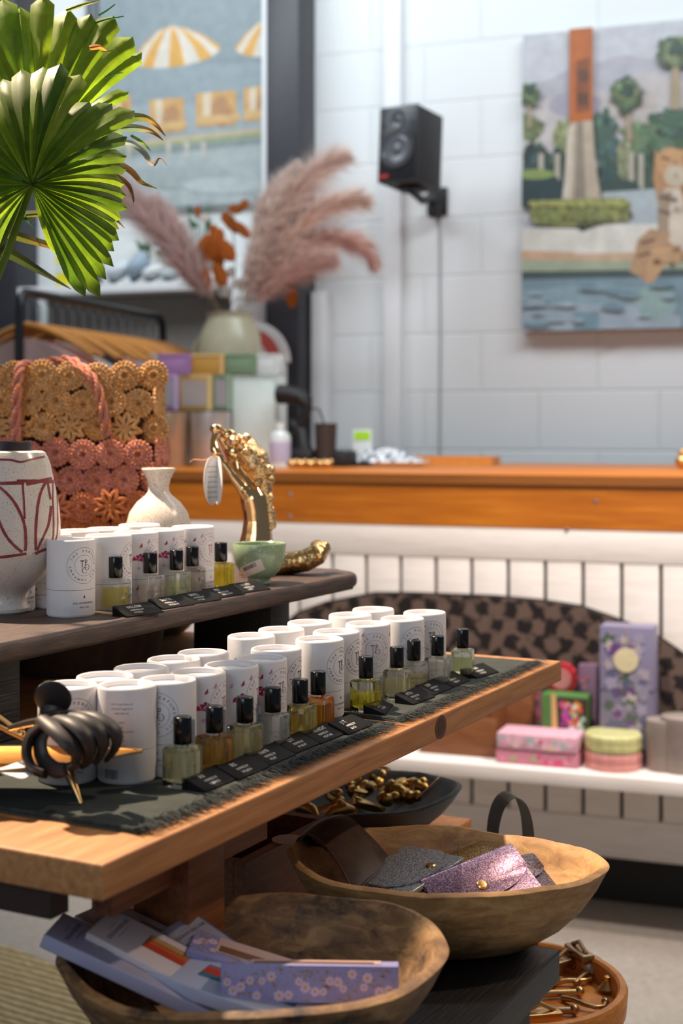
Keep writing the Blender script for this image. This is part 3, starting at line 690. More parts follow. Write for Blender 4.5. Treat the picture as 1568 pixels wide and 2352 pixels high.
for px, c, h, lb in ((1226, '#a4566a', .16, 'slim pink carton standing just right of the pine table end'), (1348, '#8a6a80', .20, 'mauve patterned carton just left of the lilac box')):
    r, pl = on_cs('slim_carton', lb, 'box', px, -.06)
    b = MB(); b.col(c); b.box(-.02, .02, 0, .03, 0, h, bev=.001); b.build('carton', M['card'], r)
    b = MB(); flowers(b, -.02, .02, 0, h, -.001, ['#c98a90', '#8f7078', '#d0a0a0', '#6a5a68', '#bb6a84'], 26, .009, px); b.build('floral_print', M['print'], r)
# pink purse
r, pl = on_cs('floral_purse', 'pink floral folding purse lying flat on the white counter shelf', 'purse', 1232, -.235)
W = S(196, 3.06); H = S(74, 3.06)
b = MB(); b.col('#d58a9c'); b.slab([(-W/2, 0), (W/2, 0), (W/2, .09), (-W/2, .09)], 0, H*.45, bev=.004); b.build('body', M['fabric'], r)
b = MB(); b.col('#e0a9b6'); b.box(-W/2+.001, W/2-.001, -.004, .088, H*.47, H, bev=.006); b.build('flap', M['fabric'], r)
b = MB(); flowers(b, -W/2, W/2, H*.47, H, -.0045, ['#e8b6c2', '#a9b6b8', '#d8638f', '#dcbfa6', '#ecc4cc', '#e59ab0'], 26, .014, 9); flowers(b, -W/2, W/2, 0, H*.42, -.0005, ['#d8467c', '#a0a878', '#e48aa4'], 18, .010, 10); b.build('floral_print', M['print'], r)
# stacked scalloped tins
for k, (c, z0, lb) in enumerate((('#d9928a', 0, 'coral scalloped tin at the bottom of the stack of two'), ('#cfc98a', .040, 'pale yellow scalloped tin on top of the coral one'))):
    r, pl = on_cs('scalloped_tin', lb, 'tin', 1408, -.235+.05, None, 0, SHZ+z0)
    b = MB(); b.sm = True; rr = .060
    prof = [(.0, 0), (.96, 0), (1.0, .004), (1.0, .016), (.95, .0185), (1.0, .021), (1.0, .033), (.93, .0375), (0, .0395)]
    for j in range(len(prof)-1):
        n = 96
        for q in range(n):
            def pt(rz, a):
                f = rr*rz[0]*(1+.045*abs(math.cos(7*a))*(1 if rz[0] > .5 else 0)); return Vector((f*math.cos(a), f*math.sin(a), rz[1]))
            a0, a1 = 2*PI*q/n, 2*PI*(q+1)/n
            b.poly([pt(prof[j], a0), pt(prof[j], a1), pt(prof[j+1], a1), pt(prof[j+1], a0)][: 4] if prof[j][0] > 0 and prof[j+1][0] > 0 else ([pt(prof[j], 0), pt(prof[j+1], a1), pt(prof[j+1], a0)] if prof[j][0] == 0 else [pt(prof[j], a0), pt(prof[j], a1), pt(prof[j+1], 0)]))
    bmesh.ops.remove_doubles(b.bm, verts=b.bm.verts, dist=1e-5)
    b.build('tin_body', simple('coral_enamel' if k == 0 else 'lemon_enamel', c, .12), r)
for k, (px, w, h, lb) in enumerate(((1522, .036, .11, 'taupe candle jar partly hidden by the damask board edge'), (1566, .045, .12, 'taupe candle jar cut by the right edge of the photo'))):
    r, pl = on_cs('candle_jar', lb, 'jar', px, -.17)
    b = MB(); b.lathe([(0, 0), (w*.95, 0), (w, .004), (w, h-.012), (w*.97, h-.011)], 32); b.build('body', simple('taupe_glaze', '#8c7c74', .4), r)
    b = MB(); b.lathe([(w*.98, h-.0118), (w, h-.011), (w, h-.001), (w*.97, h), (0, h)], 32); b.build('lid', simple('taupe_lid', '#96877e', .4), r)
# pine crate and dark posts on the shelf under the table end
r, pl = on_cs('wooden_crate', 'brown wooden crate on the white shelf beneath the table end', 'crate', 1050, -.20)
W = S(190, 3.1); H = S(92, 3.1)
b = MB(); b.box(-W/2, W/2, 0, .012, 0, H, bev=.001); b.build('side_board', M['pine_dark'], r)
b = MB(); b.box(-W/2, W/2, .14, .152, 0, H); b.build('side_board', M['pine_dark'], r)
b = MB(); b.box(-W/2, -W/2+.012, .0121, .1399, 0, H); b.build('end_board', M['pine_dark'], r)
b = MB(); b.box(W/2-.012, W/2, .0121, .1399, 0, H+.05); b.build('end_board', M['pine_dark'], r)
r, pl = on_cs('wooden_crate', 'upright brown wooden crate right of the low one, behind the floral things', 'crate', 1178, -.10)
b = MB(); b.box(-.045, .045, 0, .08, 0, .14, bev=.002); b.build('side_board', M['pine_dark'], r)

# ------------------------------------------------------------------ things on the counter
def onc(name, label, cat, px, D, group=None, z=TOPZ, rot=0):
    p = P(px, 1000, D); return thing(name, label, cat, (p.x, p.y, z), ANG+rot, group)
DB = 4.2; k_ = DB/F
zz = lambda py, D=DB: HC-(py-YH)/F*D
def gbox(label, x0, x1, y0, y1, c, edge, depth=.12, D=DB, win=None, z0=None):
    r = thing('gift_box', label, 'box', (0, 0, 0), 0)
    a = P((x0+x1)/2, 1000, D); zb = zz(y1, D) if z0 is None else z0; r.location = (a.x, a.y, zb); r.rotation_euler = (0, 0, math.radians(-6))
    W = (x1-x0)*D/F; H = zz(y0, D)-zb
    b = MB(); b.col(c); b.box(-W/2+.0005, W/2-.0005, 0, depth, 0, H-.0005, bev=.0015); b.build('carton', M['card'], r)
    b = MB(); b.col(edge); e = .008; b.box(W/2-e*1.6, W/2-.0002, -.002, -.0002, 0, H-.001); b.box(-W/2+.0002, W/2-e*1.6, -.002, -.0002, H-e, H-.001)
    if win: b.col(win); b.box(-W/2+e, W/2-e*2, -.0015, -.0002, e*1.5, H-e*2)
    b.build('front_trim', M['card'], r); return r
zb1 = TOPZ
# bottom: white presentation boxes forming the base of the stack
zmid = zz(942); zrow = zz(860)
gbox('big mint white carton on the right of the box display', 533, 640, 862, 1060, '#dfece6', '#cfdcd4', .16, z0=TOPZ)
gbox('pale mint carton holding up the middle of the box display', 342, 532, 944, 1060, '#cdd8cd', '#b9c6b6', .10, D=DB+.09, z0=TOPZ)
gbox('lilac and grey candle box at the left of the second row', 342, 410, 860, 943, '#a783b4', '#cdb2d6', win='#a79ea4', z0=zmid)
gbox('amber candle box with a pale window in the second row', 411, 487, 860, 943, '#d7a94e', '#ecc98a', win='#b3a49c', z0=zmid)
gbox('sage candle box with a grey window in the second row', 488, 532, 860, 943, '#86a185', '#9eb59b', win='#a79ea0', z0=zmid)
gbox('grey beige candle box at the top left of the display', 342, 362, 812, 859, '#aaa398', '#b9b2a6', z0=zrow)
gbox('bright lilac candle box in the top row', 363, 438, 812, 859, '#b184b8', '#a97eb2', z0=zrow)
gbox('amber candle box in the top row', 439, 515, 812, 859, '#cf9d48', '#e6c07c', z0=zrow)
gbox('sage green candle box in the top row', 516, 588, 812, 859, '#83a07f', '#7f9c7b', z0=zrow)
gbox('small white carton under the rainbow ornament', 589, 640, 812, 861, '#e6efec', '#dce8e4', z0=zrow)
for k, (x0, x1, c, lb) in enumerate(((352, 432, '#c3a68a', 'candle jar of warm gold glass left of the silver one'), (436, 530, '#c9c4c2', 'silver glass candle jar right of the gold one'))):
    D = DB-.08; W = (x1-x0)/2*D/F; H = zz(946, D)-TOPZ; r = onc('candle_jar', lb, 'jar', (x0+x1)/2, D)
    b = MB(); b.lathe([(0, 0), (W*.96, 0), (W, .004), (W, H), (W*.95, H), (W*.95, .01), (0, .01)], 32); b.build('glass_cup', simple('lustre_glass_%d' % k, c, .25, .5), r)
    b = MB(); b.lathe([(0, .011), (W*.94, .011), (W*.94, H*.75), (0, H*.75)], 32); b.build('wax', simple('wax', '#e3d3bb', .5), r)
    b = MB(); b.tube([(0, 0, H*.75), (0, .001, H*.75+.01)], .0009, 5); b.build('wick', simple('wick', '#d9d2c4', .8), r)
# rainbow ornament
DR = 4.70
gbox('tall white carton behind the pot carrying the rainbow', 540, 648, 832, 1060, '#e6e9e8', '#dcdfdf', .12, D=DR, z0=TOPZ)
r = onc('rainbow_ornament', 'red and white arched rainbow ornament behind the green pot', 'ornament', 574, DR+.04, z=zz(832, DR)+.0005)
for k, (ro, ri, c, nm) in enumerate(((.138, .112, '#e6e4e4', 'outer_arch'), (.110, .070, '#c95a52', 'red_arch'), (.068, .044, '#e2dcd8', 'inner_arch'))):
    b = MB(); b.col(c); n = 24
    o_ = [(ro*math.cos(PI*j/n), ro*math.sin(PI*j/n)) for j in range(n+1)]; i_ = [(ri*math.cos(PI*j/n), ri*math.sin(PI*j/n)) for j in range(n, -1, -1)]
    for j in range(n): b.prism([o_[j], o_[j+1], i_[n-j-1], i_[n-j]], 0.0, .02)
    bmesh.ops.remove_doubles(b.bm, verts=b.bm.verts, dist=1e-5); b.build(nm, M['card'], r)
# lotion bottle
r = onc('lotion_bottle', 'clear lotion bottle with a lilac label beside the box display', 'bottle', 643, 4.06)
W = S(24, 4.06); H = S(68, 4.06)
b = MB(); b.lathe([(0, 0), (W, 0), (W*1.02, .005), (W*1.02, H), (W*.85, H+.012), (W*.35, H+.02), (W*.35, H+.026)], 28); b.build('body', simple('frosted_plastic', '#cfd9d8', .2), r)
b = MB(); b.lathe([(W*1.03, H*.15), (W*1.035, H*.16), (W*1.035, H*.85), (W*1.03, H*.86)], 28); b.build('label', simple('lilac_label', '#b5aec6', .5), r, label='lilac label')
b = MB(); b.lathe([(W*.4, H+.0265), (W*.4, H+.04), (0, H+.04)], 20); b.build('cap', white, r)
# barcode scanner on its stand
D = 4.12
r = onc('barcode_scanner', 'black hand scanner resting in its curved stand on the counter', 'scanner', 700, D)
f = lambda px, py, dd=0: (S(px-700, D), dd, zz(py, D)-TOPZ)
b = MB(); b.tube([f(636, 905), f(660, 906), f(690, 912), f(708, 930)], [.036, .034, .030, .020], 12, flat=.8); b.build('head', M['black_matte'], r)
b = MB(); b.tube([f(700, 915), f(704, 945), f(690, 975), f(676, 1000)], [.022, .016, .014, .012], 10); b.build('handle', M['black_matte'], r)
b = MB(); b.tube([f(664, 968), f(690, 990), f(700, 1030), f(700, 1058)], [.010, .016, .022, .03], 10); b.tube([f(700, 935), f(735, 940), f(748, 975), f(742, 1010), f(736, 1050)], .003, 6); b.build('stand', M['black_matte'], r)
b = MB(); b.box(f(668, 0)[0], f(730, 0)[0], -.05, .05, 0, .05, bev=.01); b.build('base', M['black_matte'], r)
r = onc('pen_cup', 'dark brown cup standing beside the black scanner', 'cup', 748, 4.1)
W = S(26, 4.1); H = zz(972, 4.1)-TOPZ
b = MB(); b.lathe([(0, 0), (W*.85, 0), (W, H), (W*.93, H), (W*.8, .006), (0, .006)], 28); b.build('cup_body', simple('brown_leather_cup', '#372b27', .6), r)
r = onc('card_reader', 'small black card terminal lying right of the brown cup', 'terminal', 782, 4.12)
b = MB(); b.box(-.035, .035, -.05, .05, 0, .045, bev=.006); b.build('casing', M['black_matte'], r); b = MB(); b.box(-.025, .025, -.03, .04, .0452, .047); b.build('screen', M['black_gloss'], r)
R = random.Random(5)
for k, px in enumerate((670, 690, 712, 736, 750)):
    r = onc('gold_trinket', 'small pale gold trinket on the counter by the scanner, '+['leftmost of the five', 'second from the left', 'middle one', 'second from the right', 'rightmost of the five'][R.randrange(1)+[670, 690, 712, 736, 750].index(px)], 'trinket', px, 3.98, 'gold trinkets in front of the scanner')
    b = MB(); b.ball((0, 0, .012), .014, 10, 8, sc=(R.uniform(.9, 1.3), 1, .8)); b.ball((.012, .004, .018), .007, 8, 6); b.build('body', M['brass'], r)
# papers, green note, plastic bag
r = onc('paper_bag', 'crumpled grey and white plastic bag lying flat on the counter', 'bag', 885, 4.2)
b = MB(); b.col('#9aa0a5')
def pf(u, v):
    x = (u-.5)*.25; y = (v-.5)*.14; z = .012+.045*(1-abs(2*u-1)**2)*(1-abs(2*v-1)**2)*(.7+.8*noise.noise(Vector((u*5, v*4, 3))))
    return Vector((x, y, max(.001, z)))
b.grid(pf, 24, 14, cfn=lambda u, v: (*lin(['#d6dade', '#5c5f66', '#c2c7cc', '#8d9298'][int(abs(noise.noise(Vector((u*9, v*7, 1))))*9) % 4]), 1)); b.grid(lambda u, v: Vector(((u-.5)*.25, (v-.5)*.14, 0)), 24, 14); bmesh.ops.remove_doubles(b.bm, verts=b.bm.verts, dist=1e-4); b.build('film', M['satin'], r)
r = onc('sticky_note_holder', 'clear stand holding a neon green sticky note on the counter', 'note', 831, 4.25)
b = MB(); b.col('#d9dee0'); b.box(-.03, .03, 0, .004, 0, zz(990, 4.25)-TOPZ+.004, bev=.001); b.build('stand', M['satin'], r)
b = MB(); b.col('#a6dc1e'); b.box(-.024, .026, -.002, -.0004, zz(1010, 4.25)-TOPZ, zz(991, 4.25)-TOPZ); b.build('note', M['print'], r, label='neon green note')
r = onc('wooden_tray', 'low honey coloured wooden tray at the back of the counter', 'tray', 985, 4.34)
b = MB(); W = .21; b.box(-W, W, -.05, .05, 0, .008); 
for a in ((-W, W, -.05, -.042), (-W, W, .042, .05), (-W, -W+.008, -.042, .042), (W-.008, W, -.042, .042)): b.box(a[0], a[1], a[2], a[3], .008, .026)
b.build('tray_body', M['tray_wood'], r)
r = onc('gold_trinket', 'gold ornament at the far right end of the counter top', 'trinket', 1566, 3.9)
b = MB(); b.ball((0, 0, .02), .02, 10, 8); b.ball((0, 0, .045), .01, 8, 6); b.build('body', M['brass'], r)

# ------------------------------------------------------------------ stoneware pot with pampas grass
DP = 4.50
r = onc('stoneware_pot', 'rounded pale green stoneware pot holding pampas grass behind the gift boxes', 'pot', 528, DP)
ph = HC+(985-718)/F*DP-TOPZ; W = S(72, DP)
b = MB(); b.lathe([(0, 0), (W*.6, 0), (W*.8, .05), (W*1.0, ph*.45), (W*1.05, ph*.7), (W*.95, ph*.86), (W*.74, ph*.95), (W*.72, ph*.975), (W*.78, ph), (W*.70, ph), (W*.66, ph*.95), (W*.85, ph*.8), (W*.7, .06), (0, .03)], 36); b.build('pot_body', M['pot_green'], r)
b = MB(); b.tube([(-W*.93, 0, ph*.86), (-W*1.15, -.01, ph*.78), (-W*1.2, -.01, ph*.6), (-W*1.02, 0, ph*.5)], .012, 8); b.build('handle', M['pot_green'], r)
plumes = [
 ([(500, 712), (455, 655), (415, 595), (360, 520), (305, 455), (268, 412)], 62, '#dfc6c0', 'mauve pampas plume leaning furthest left'),
 ([(505, 712), (470, 650), (440, 590), (395, 510), (350, 450)], 46, '#e2cdc7', 'mauve pampas plume second from the left'),
 ([(545, 712), (585, 620), (625, 530), (680, 440), (745, 375), (800, 352)], 60, '#f0dcd2', 'tallest pink pampas plume reaching up right'),
 ([(540, 712), (570, 620), (600, 520), (630, 440), (690, 365)], 40, '#f2e6de', 'pale pampas plume in front of the dark post'),
 ([(552, 712), (600, 640), (655, 560), (720, 490), (800, 455), (840, 460)], 50, '#f0dacd', 'pink pampas plume spreading right in the middle'),
 ([(555, 712), (610, 650), (670, 590), (750, 545), (830, 560), (868, 622)], 46, '#e8c6ba', 'rosy pampas plume drooping furthest right'),
 ([(560, 712), (610, 670), (655, 630), (710, 600), (770, 590)], 52, '#e6c9bf', 'low full pampas plume right of the pot'),
 ([(548, 712), (580, 650), (600, 560), (612, 480), (640, 420)], 34, '#e9d6cd', 'upright pampas plume in the centre')]
def stroke(pts, n=30):
    out = []
    for i in range(n):
        u = i/(n-1)*(len(pts)-1); k = min(int(u), len(pts)-2); f_ = u-k
        p = [Vector(pts[max(k-1, 0)]), Vector(pts[k]), Vector(pts[k+1]), Vector(pts[min(k+2, len(pts)-1)])]
        out.append(.5*((2*p[1])+(p[2]-p[0])*f_+(2*p[0]-5*p[1]+4*p[2]-p[3])*f_*f_+(3*p[1]-p[0]-3*p[2]+p[3])*f_**3))
    return out
R = random.Random(21)
for k, (pp, wpx, c, lb) in enumerate(plumes):
    dd = DP+R.uniform(-.10, .10)
    pts = [P(x, y, DP+(dd-DP)*i/(len(pp)-1)) for i, (x, y) in enumerate(pp)]
    st = stroke(pts, 34); low = P(528, 718, DP); low.z = TOPZ+.06
    r = thing('pampas_stem', lb, 'dried flower', low)
    o0 = Vector(r.location)
    b = MB(); b.col('#a38d6a'); b.tube([Vector((0, 0, 0))]+[p-o0 for p in st[:30]], .0018, 5); b.build('stem', M['plume'], r)
    b = MB(); b.recalc = False; cc = lin(c); w = S(wpx, DP)
    for j in range(2700):
        u = R.random()**.9; i = 4+u*(len(st)-6); ii = int(i); p = st[ii].lerp(st[min(ii+1, len(st)-1)], i-ii)
        tan = (st[min(ii+1, len(st)-1)]-st[ii]).normalized()
        prof = math.sin(PI*min(1, .08+u*.92))**.6
        dirv = Vector((R.gauss(0, 1), R.gauss(0, 1), R.gauss(0, 1))); dirv = (dirv-tan*dirv.dot(tan)).normalized()
        ln = w*prof*R.uniform(.5, 1.7)
        e = p+dirv*ln*.8+tan*ln*R.uniform(.4, 1.3)+Vector((0, 0, -ln*.25))
        m_ = p.lerp(e, .5)+tan*ln*.12
        s_ = dirv.cross(tan).normalized()*.0011
        sh_ = R.uniform(.75, 1.25); b.c = (cc[0]*sh_, cc[1]*sh_, cc[2]*sh_, 1)
        a_, b_, c_, d_ = b.v(p-o0-s_), b.v(p-o0+s_), b.v(m_-o0+s_*1.6), b.v(m_-o0-s_*1.6); t_ = b.v(e-o0)
        b.face([a_, b_, c_, d_]); b.face([d_, c_, t_])
    b.build('plume', M['plume'], r)
# dried orange leaves and white blossoms
def leaf_spray(label, stem_px, leaves, c, D=DP, name='dried_leaf_spray'):
    low = P(528, 718, DP); low.z = TOPZ+.08; r = thing(name, label, 'dried flower', low); o0 = Vector(low)
    st = stroke([Vector((low.x, low.y, low.z)), P(528, 712, DP)]+[P(x, y, D) for x, y in stem_px], 16)
    b = MB(); b.col('#8a6a48'); b.tube([p-o0 for p in st], .002, 5); b.build('stem', M['plume'], r)
    for x, y, rx, ry, a in leaves:
        cpt = P(x, y, D+R.uniform(-.04, .04))-o0; w, h = S(rx, D), S(ry, D); b = MB(); b.col(c); b.recalc = False
        yaw = R.uniform(-.7, .7)
        def lf(u, v):
            q = (u-.5)*2; prof = math.sqrt(max(0, 1-q*q)); x_ = q*h; y_ = (v-.5)*2*w*prof; zc = .2*w*(v-.5)**2*4
            X = y_*math.cos(a)-x_*math.sin(a); Z = y_*math.sin(a)+x_*math.cos(a)
            return cpt+Vector((X*math.cos(yaw), X*math.sin(yaw)+zc, Z))
        b.grid(lf, 9, 5); b.build('leaf', M['plume'], r)
leaf_spray('spray of burnt orange dried leaves in the middle of the pampas', [(515, 640), (500, 560)], [(500, 556, 34, 18, 1.4), (520, 575, 18, 30, .6), (478, 590, 20, 34, -.3), (500, 600, 30, 16, 1.3), (470, 560, 14, 26, -.5), (505, 630, 16, 30, .4), (474, 640, 14, 26, .3), (492, 535, 12, 22, .2)], '#b4601f')
leaf_spray('spray of rust dried leaves above the orange ones', [(540, 620), (535, 520), (540, 470)], [(530, 512, 14, 34, .75), (556, 528, 12, 26, .8), (540, 480, 18, 12, 0), (560, 470, 14, 12, .4), (454, 485, 9, 14, 0), (520, 500, 14, 14, .3)], '#a65a20')
leaf_spray('hanging burnt orange dried leaf in front of the dark post', [(580, 690), (640, 670), (668, 662)], [(670, 682, 16, 26, 0)], '#b4601f')
leaf_spray('spray of white dried blossoms low in the pot', [(510, 680), (495, 620)], [(480, 612, 16, 14, 0), (500, 650, 18, 16, .3), (530, 625, 14, 14, 0), (515, 672, 15, 12, 0), (545, 650, 12, 12, 0), (470, 500, 12, 10, 0), (610, 480, 12, 16, 0), (615, 520, 10, 14, 0)], '#ddd4cc', name='blossom_spray')
# ================================================================== THE DISPLAY TABLE
TZ, UZ, BZ = HC-.267, HC-.174, HC-.437          # table top, raised plank, low bench
UA = math.atan2(.887, .462)
UV = Vector((math.cos(UA), math.sin(UA), 0)); VV = Vector((-math.sin(UA), math.cos(UA), 0))
TO = G(236, 1986, TZ)
def tl(px, py, z=None):                          # pixel on a level z -> table coordinates (t along the front edge, s away from it)
    p = G(px, py, TZ if z is None else z)-TO; return p.dot(UV), p.dot(VV)
tb = thing('display_table', 'pine display table with a thick plain top under the perfumes', 'table', (TO.x, TO.y, 0), UA)
TL = tl(1281, 1517)[0]; TH = .0235; TW = .62
b = MB(); b.slab([(0, 0), (TL, 0), (TL, TW), (0, TW)], TZ-TH, TZ, bev=.0025); b.build('table_top', M['pine'], tb)
b = MB()
kn = [(.0085*math.cos(a)*1.5, .0112*math.sin(a)) for a in [2*PI*i/18 for i in range(18)]]
kt = tl(1003, 1640)[0]
b.c = (*lin('#5d3a24'), 1); b.poly([(kt+x, -.0004, TZ-TH*.5+z) for x, z in kn]); b.c = (*lin('#4a2c1c'), 1); b.poly([(kt+x*.6, -.0006, TZ-TH*.5+z*.7) for x, z in kn]); b.build('knot', M['print'], tb, label='dark oval wood knot')
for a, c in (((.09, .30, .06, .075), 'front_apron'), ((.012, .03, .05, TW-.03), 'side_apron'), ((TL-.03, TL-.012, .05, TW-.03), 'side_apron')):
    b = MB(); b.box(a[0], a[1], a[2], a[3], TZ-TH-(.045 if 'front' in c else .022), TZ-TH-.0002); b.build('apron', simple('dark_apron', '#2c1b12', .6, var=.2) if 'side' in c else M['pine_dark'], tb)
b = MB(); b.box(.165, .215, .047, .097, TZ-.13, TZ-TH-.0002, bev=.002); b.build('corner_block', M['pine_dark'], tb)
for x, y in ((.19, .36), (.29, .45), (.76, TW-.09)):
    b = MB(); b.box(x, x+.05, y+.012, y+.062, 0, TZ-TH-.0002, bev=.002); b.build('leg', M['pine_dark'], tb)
# low shelf board between the legs with a crate
def intable(name, label, cat, t_, s_, z, rot=0, group=None):
    p = TO+UV*t_+VV*s_; return thing(name, label, cat, (p.x, p.y, z), UA+rot, group)
b = MB(); b.slab([(.37, .116), (.875, .116), (.875, .37), (.55, .37), (.37, .255)], HC-.490, HC-.466, bev=.002); b.build('low_shelf', M['tray_wood'], tb, label='orange wooden lower shelf')
r = intable('wooden_crate', 'dark wooden crate on the low shelf behind the two carved bowls', 'crate', .38, .13, HC-.466)
b = MB()
b.box(0, .17, 0, .012, 0, .078); b.build('front_board', M['pine_dark'], r)
for nm, q in (('back_board', (0, .17, .108, .12)), ('end_board', (0, .012, .0125, .1075)), ('end_board', (.158, .17, .0125, .1075))):
    b = MB(); b.box(q[0], q[1], q[2], q[3], 0, .078); b.build(nm, M['pine_dark'], r)
b = MB(); b.box(.0125, .1575, .0125, .1075, 0, .010); b.build('base_board', M['pine_dark'], r)
r = intable('paper_tag', 'round white paper tag lying on the edge of the dark crate', 'tag', .462, .132, HC-.466+.0783)
b = MB(); b.lathe([(0, 0), (.016, 0), (.016, .0006), (0, .0006)], 24); b.build('disc', M['paper'], r)

# woven cloth runners with fringed front edges
def runner(t0, t1, s0, s1, z, label, seed):
    r = intable('table_runner', label, 'cloth', 0, 0, z)
    b = MB(); b.slab([(t0, s0+.012), (t1, s0+.012), (t1, s1), (t0, s1)], 0, .0016, bev=.0005); b.build('cloth', M['mat'], r)
    R = random.Random(seed); b = MB(); b.recalc = False
    n = int((t1-t0)*3600)
    for k in range(n):
        t_ = t0+(t1-t0)*R.random(); base = Vector((t_, s0+.015+R.uniform(0, .009), .0015)); l = R.uniform(.010, .024)
        e = Vector((t_+R.gauss(0, .007), base.y-l, R.uniform(.0002, .0060))); m_ = base.lerp(e, .5)+Vector((R.gauss(0, .001), 0, R.uniform(.001, .004)))
        if e.y < 0: e.z -= min(.004, -e.y*.6)
        w = Vector((.0004, 0, 0)); v = [b.v(base-w), b.v(base+w), b.v(m_+w), b.v(m_-w), b.v(e)]
        b.face([v[0], v[1], v[2], v[3]]); b.face([v[3], v[2], v[4]])
    b.build('fringe', M['fringe'], r)
    b = MB(); b.tube([(t0+.002, s0+.014+k*.01, .0022+.0005*(k % 2)) for k in range(int((s1-s0-.02)/.01))], .0016, 6); b.build('hem', M['fringe'], r); return r
runner(.062, .455, .006, .30, TZ+.0002, 'charcoal woven cloth with a fringe at the near end of the table', 4)
runner(.466, .838, .004, .31, TZ+.0002, 'charcoal woven cloth with a fringe at the far end of the table', 5)
CZ = TZ+.0019

# the raised dark plank
PO = G(0, 1531, UZ-.018); PO = PO-UV*.0
def pk(t_, s_, z=UZ): p = PO+UV*t_+VV*s_; return Vector((p.x, p.y, z))
pl_ = thing('riser_plank', 'dark oiled plank shelf with rounded corners raised above the pine table', 'shelf', (PO.x, PO.y, 0), UA)
R0 = .045; T1 = .672; S1 = .58
out = [(-.32, 0)]+[(T1-R0+R0*math.sin(a), R0-R0*math.cos(a)) for a in [PI/2*i/8 for i in range(9)]]+[(T1-R0+R0*math.cos(a), S1-R0+R0*math.sin(a)) for a in [PI/2*i/8 for i in range(9)]]+[(-.32, S1)]
b = MB(); b.slab(out, UZ-.018, UZ, bev=.0075); b.build('plank', M['plank'], pl_)
for q in ((.487, .53, .032, .136), (.487, .53, .40, .50), (.018, .063, .032, .14), (-.28, -.23, .04, .5)):
    b = MB(); b.box(q[0], q[1], q[2], q[3], CZ if q[0] > -.1 else TZ+.0005, UZ-.0182, bev=.002); b.build('block_foot', M['black_wood'], pl_)
# things stored below the plank
p = G(352, 1490, CZ+.001); p = Vector((P(352, 1480, 1.86).x, 1.86, CZ))
r = thing('shallow_bowl', 'olive grey shallow bowl pushed under the dark plank', 'bowl', (p.x, p.y, CZ), 0)
b = MB(); b.lathe([(0, 0), (.04, 0), (.045, .004), (.07, .03), (.078, .052), (.074, .052), (.065, .032), (.035, .010), (0, .008)], 40); b.build('body', simple('olive_glaze', '#57503a', .5), r)
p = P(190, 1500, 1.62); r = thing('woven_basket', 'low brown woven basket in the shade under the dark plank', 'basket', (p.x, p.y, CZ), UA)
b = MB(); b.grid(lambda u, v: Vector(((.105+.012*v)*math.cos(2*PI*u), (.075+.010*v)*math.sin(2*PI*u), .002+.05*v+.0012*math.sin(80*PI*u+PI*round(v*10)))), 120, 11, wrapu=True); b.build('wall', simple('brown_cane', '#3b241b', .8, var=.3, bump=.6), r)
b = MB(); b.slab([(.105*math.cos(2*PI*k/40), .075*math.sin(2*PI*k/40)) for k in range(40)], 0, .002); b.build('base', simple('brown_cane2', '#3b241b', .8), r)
r = intable('wooden_box', 'flat dark wooden box at the back left below the plank', 'box', .17, .30, CZ)
b = MB(); b.box(-.10, .10, 0, .1, 0, .022, bev=.001); b.build('body', M['pine_dark'], r)
b = MB(); b.box(-.101, .101, -.001, .101, .0222, .027, bev=.001); b.build('lid', simple('umber_lid', '#3a2a1c', .5), r)

# ------------------------------------------------------------------ perfume tubes
TR, THH = .0225, .0712
def cyl_wrap(b, polys, r, a0, z0, eps=.00012):
    for pl in polys:
        b.poly([(( r+eps)*math.sin(a0+x/r), -(r+eps)*math.cos(a0+x/r), z0+y) for x, y in pl])
def logo_mesh(c, kind):
    b = MB(); b.col(c); b.recalc = False
    cyl_wrap(b, ring_polys(0, 0, .0168, .00022, 64), TR, 0, .0475); cyl_wrap(b, ring_polys(0, 0, .0098, .00018, 48), TR, 0, .0475)
    s = 'THE PERFUME OIL COMPANY '
    for i, ch in enumerate(s):
        if ch == ' ': continue
        a = PI*.86-2*PI*i/len(s); cyl_wrap(b, shift(text_polys(ch, .0033), .0133*math.cos(a), .0133*math.sin(a), a-PI/2), TR, 0, .0475)
    for ch, x, y, sz in (('T', -.0022, .0012, .0095), ('P', .0018, .0024, .0080), ('O', .0030, -.0018, .0078), ('C', .0006, -.0044, .0085)):
        if ch in 'TP': cyl_wrap(b, shift(text_polys(ch, sz, sx=.75), x, y), TR, 0, .0475)
        else:
            pr = []
            n = 26; a0, a1 = (0, 2*PI) if ch == 'O' else (.75, 2*PI-.75)
            for k in range(n):
                a, c2 = a0+(a1-a0)*k/n, a0+(a1-a0)*(k+1)/n; w = lambda q: .00022+.0004*abs(math.cos(q))
                ro = sz*.36; pr.append([((ro-w(a))*math.cos(a), (ro-w(a))*math.sin(a)), (ro*math.cos(a), ro*math.sin(a)), (ro*math.cos(c2), ro*math.sin(c2)), ((ro-w(c2))*math.cos(c2), (ro-w(c2))*math.sin(c2))])
            cyl_wrap(b, shift(pr, x, y), TR, 0, .0475)
    drop = [(0, .0021), (.0006, .0008), (.0009, 0), (.0006, -.0007), (0, -.001), (-.0006, -.0007), (-.0009, 0), (-.0006, .0008)]
    cyl_wrap(b, shift([drop], 0, .0182), TR, 0, 0)
    cyl_wrap(b, shift(text_polys('ROLL-ON PERFUME OIL', .0027, sx=.78), 0, .0128), TR, 0, 0)
    cyl_wrap(b, shift(text_polys('10mL- 1/3oz', .0024, sx=.85), 0, .0090), TR, 0, 0)
    return b.mesh(kind, M['print'])
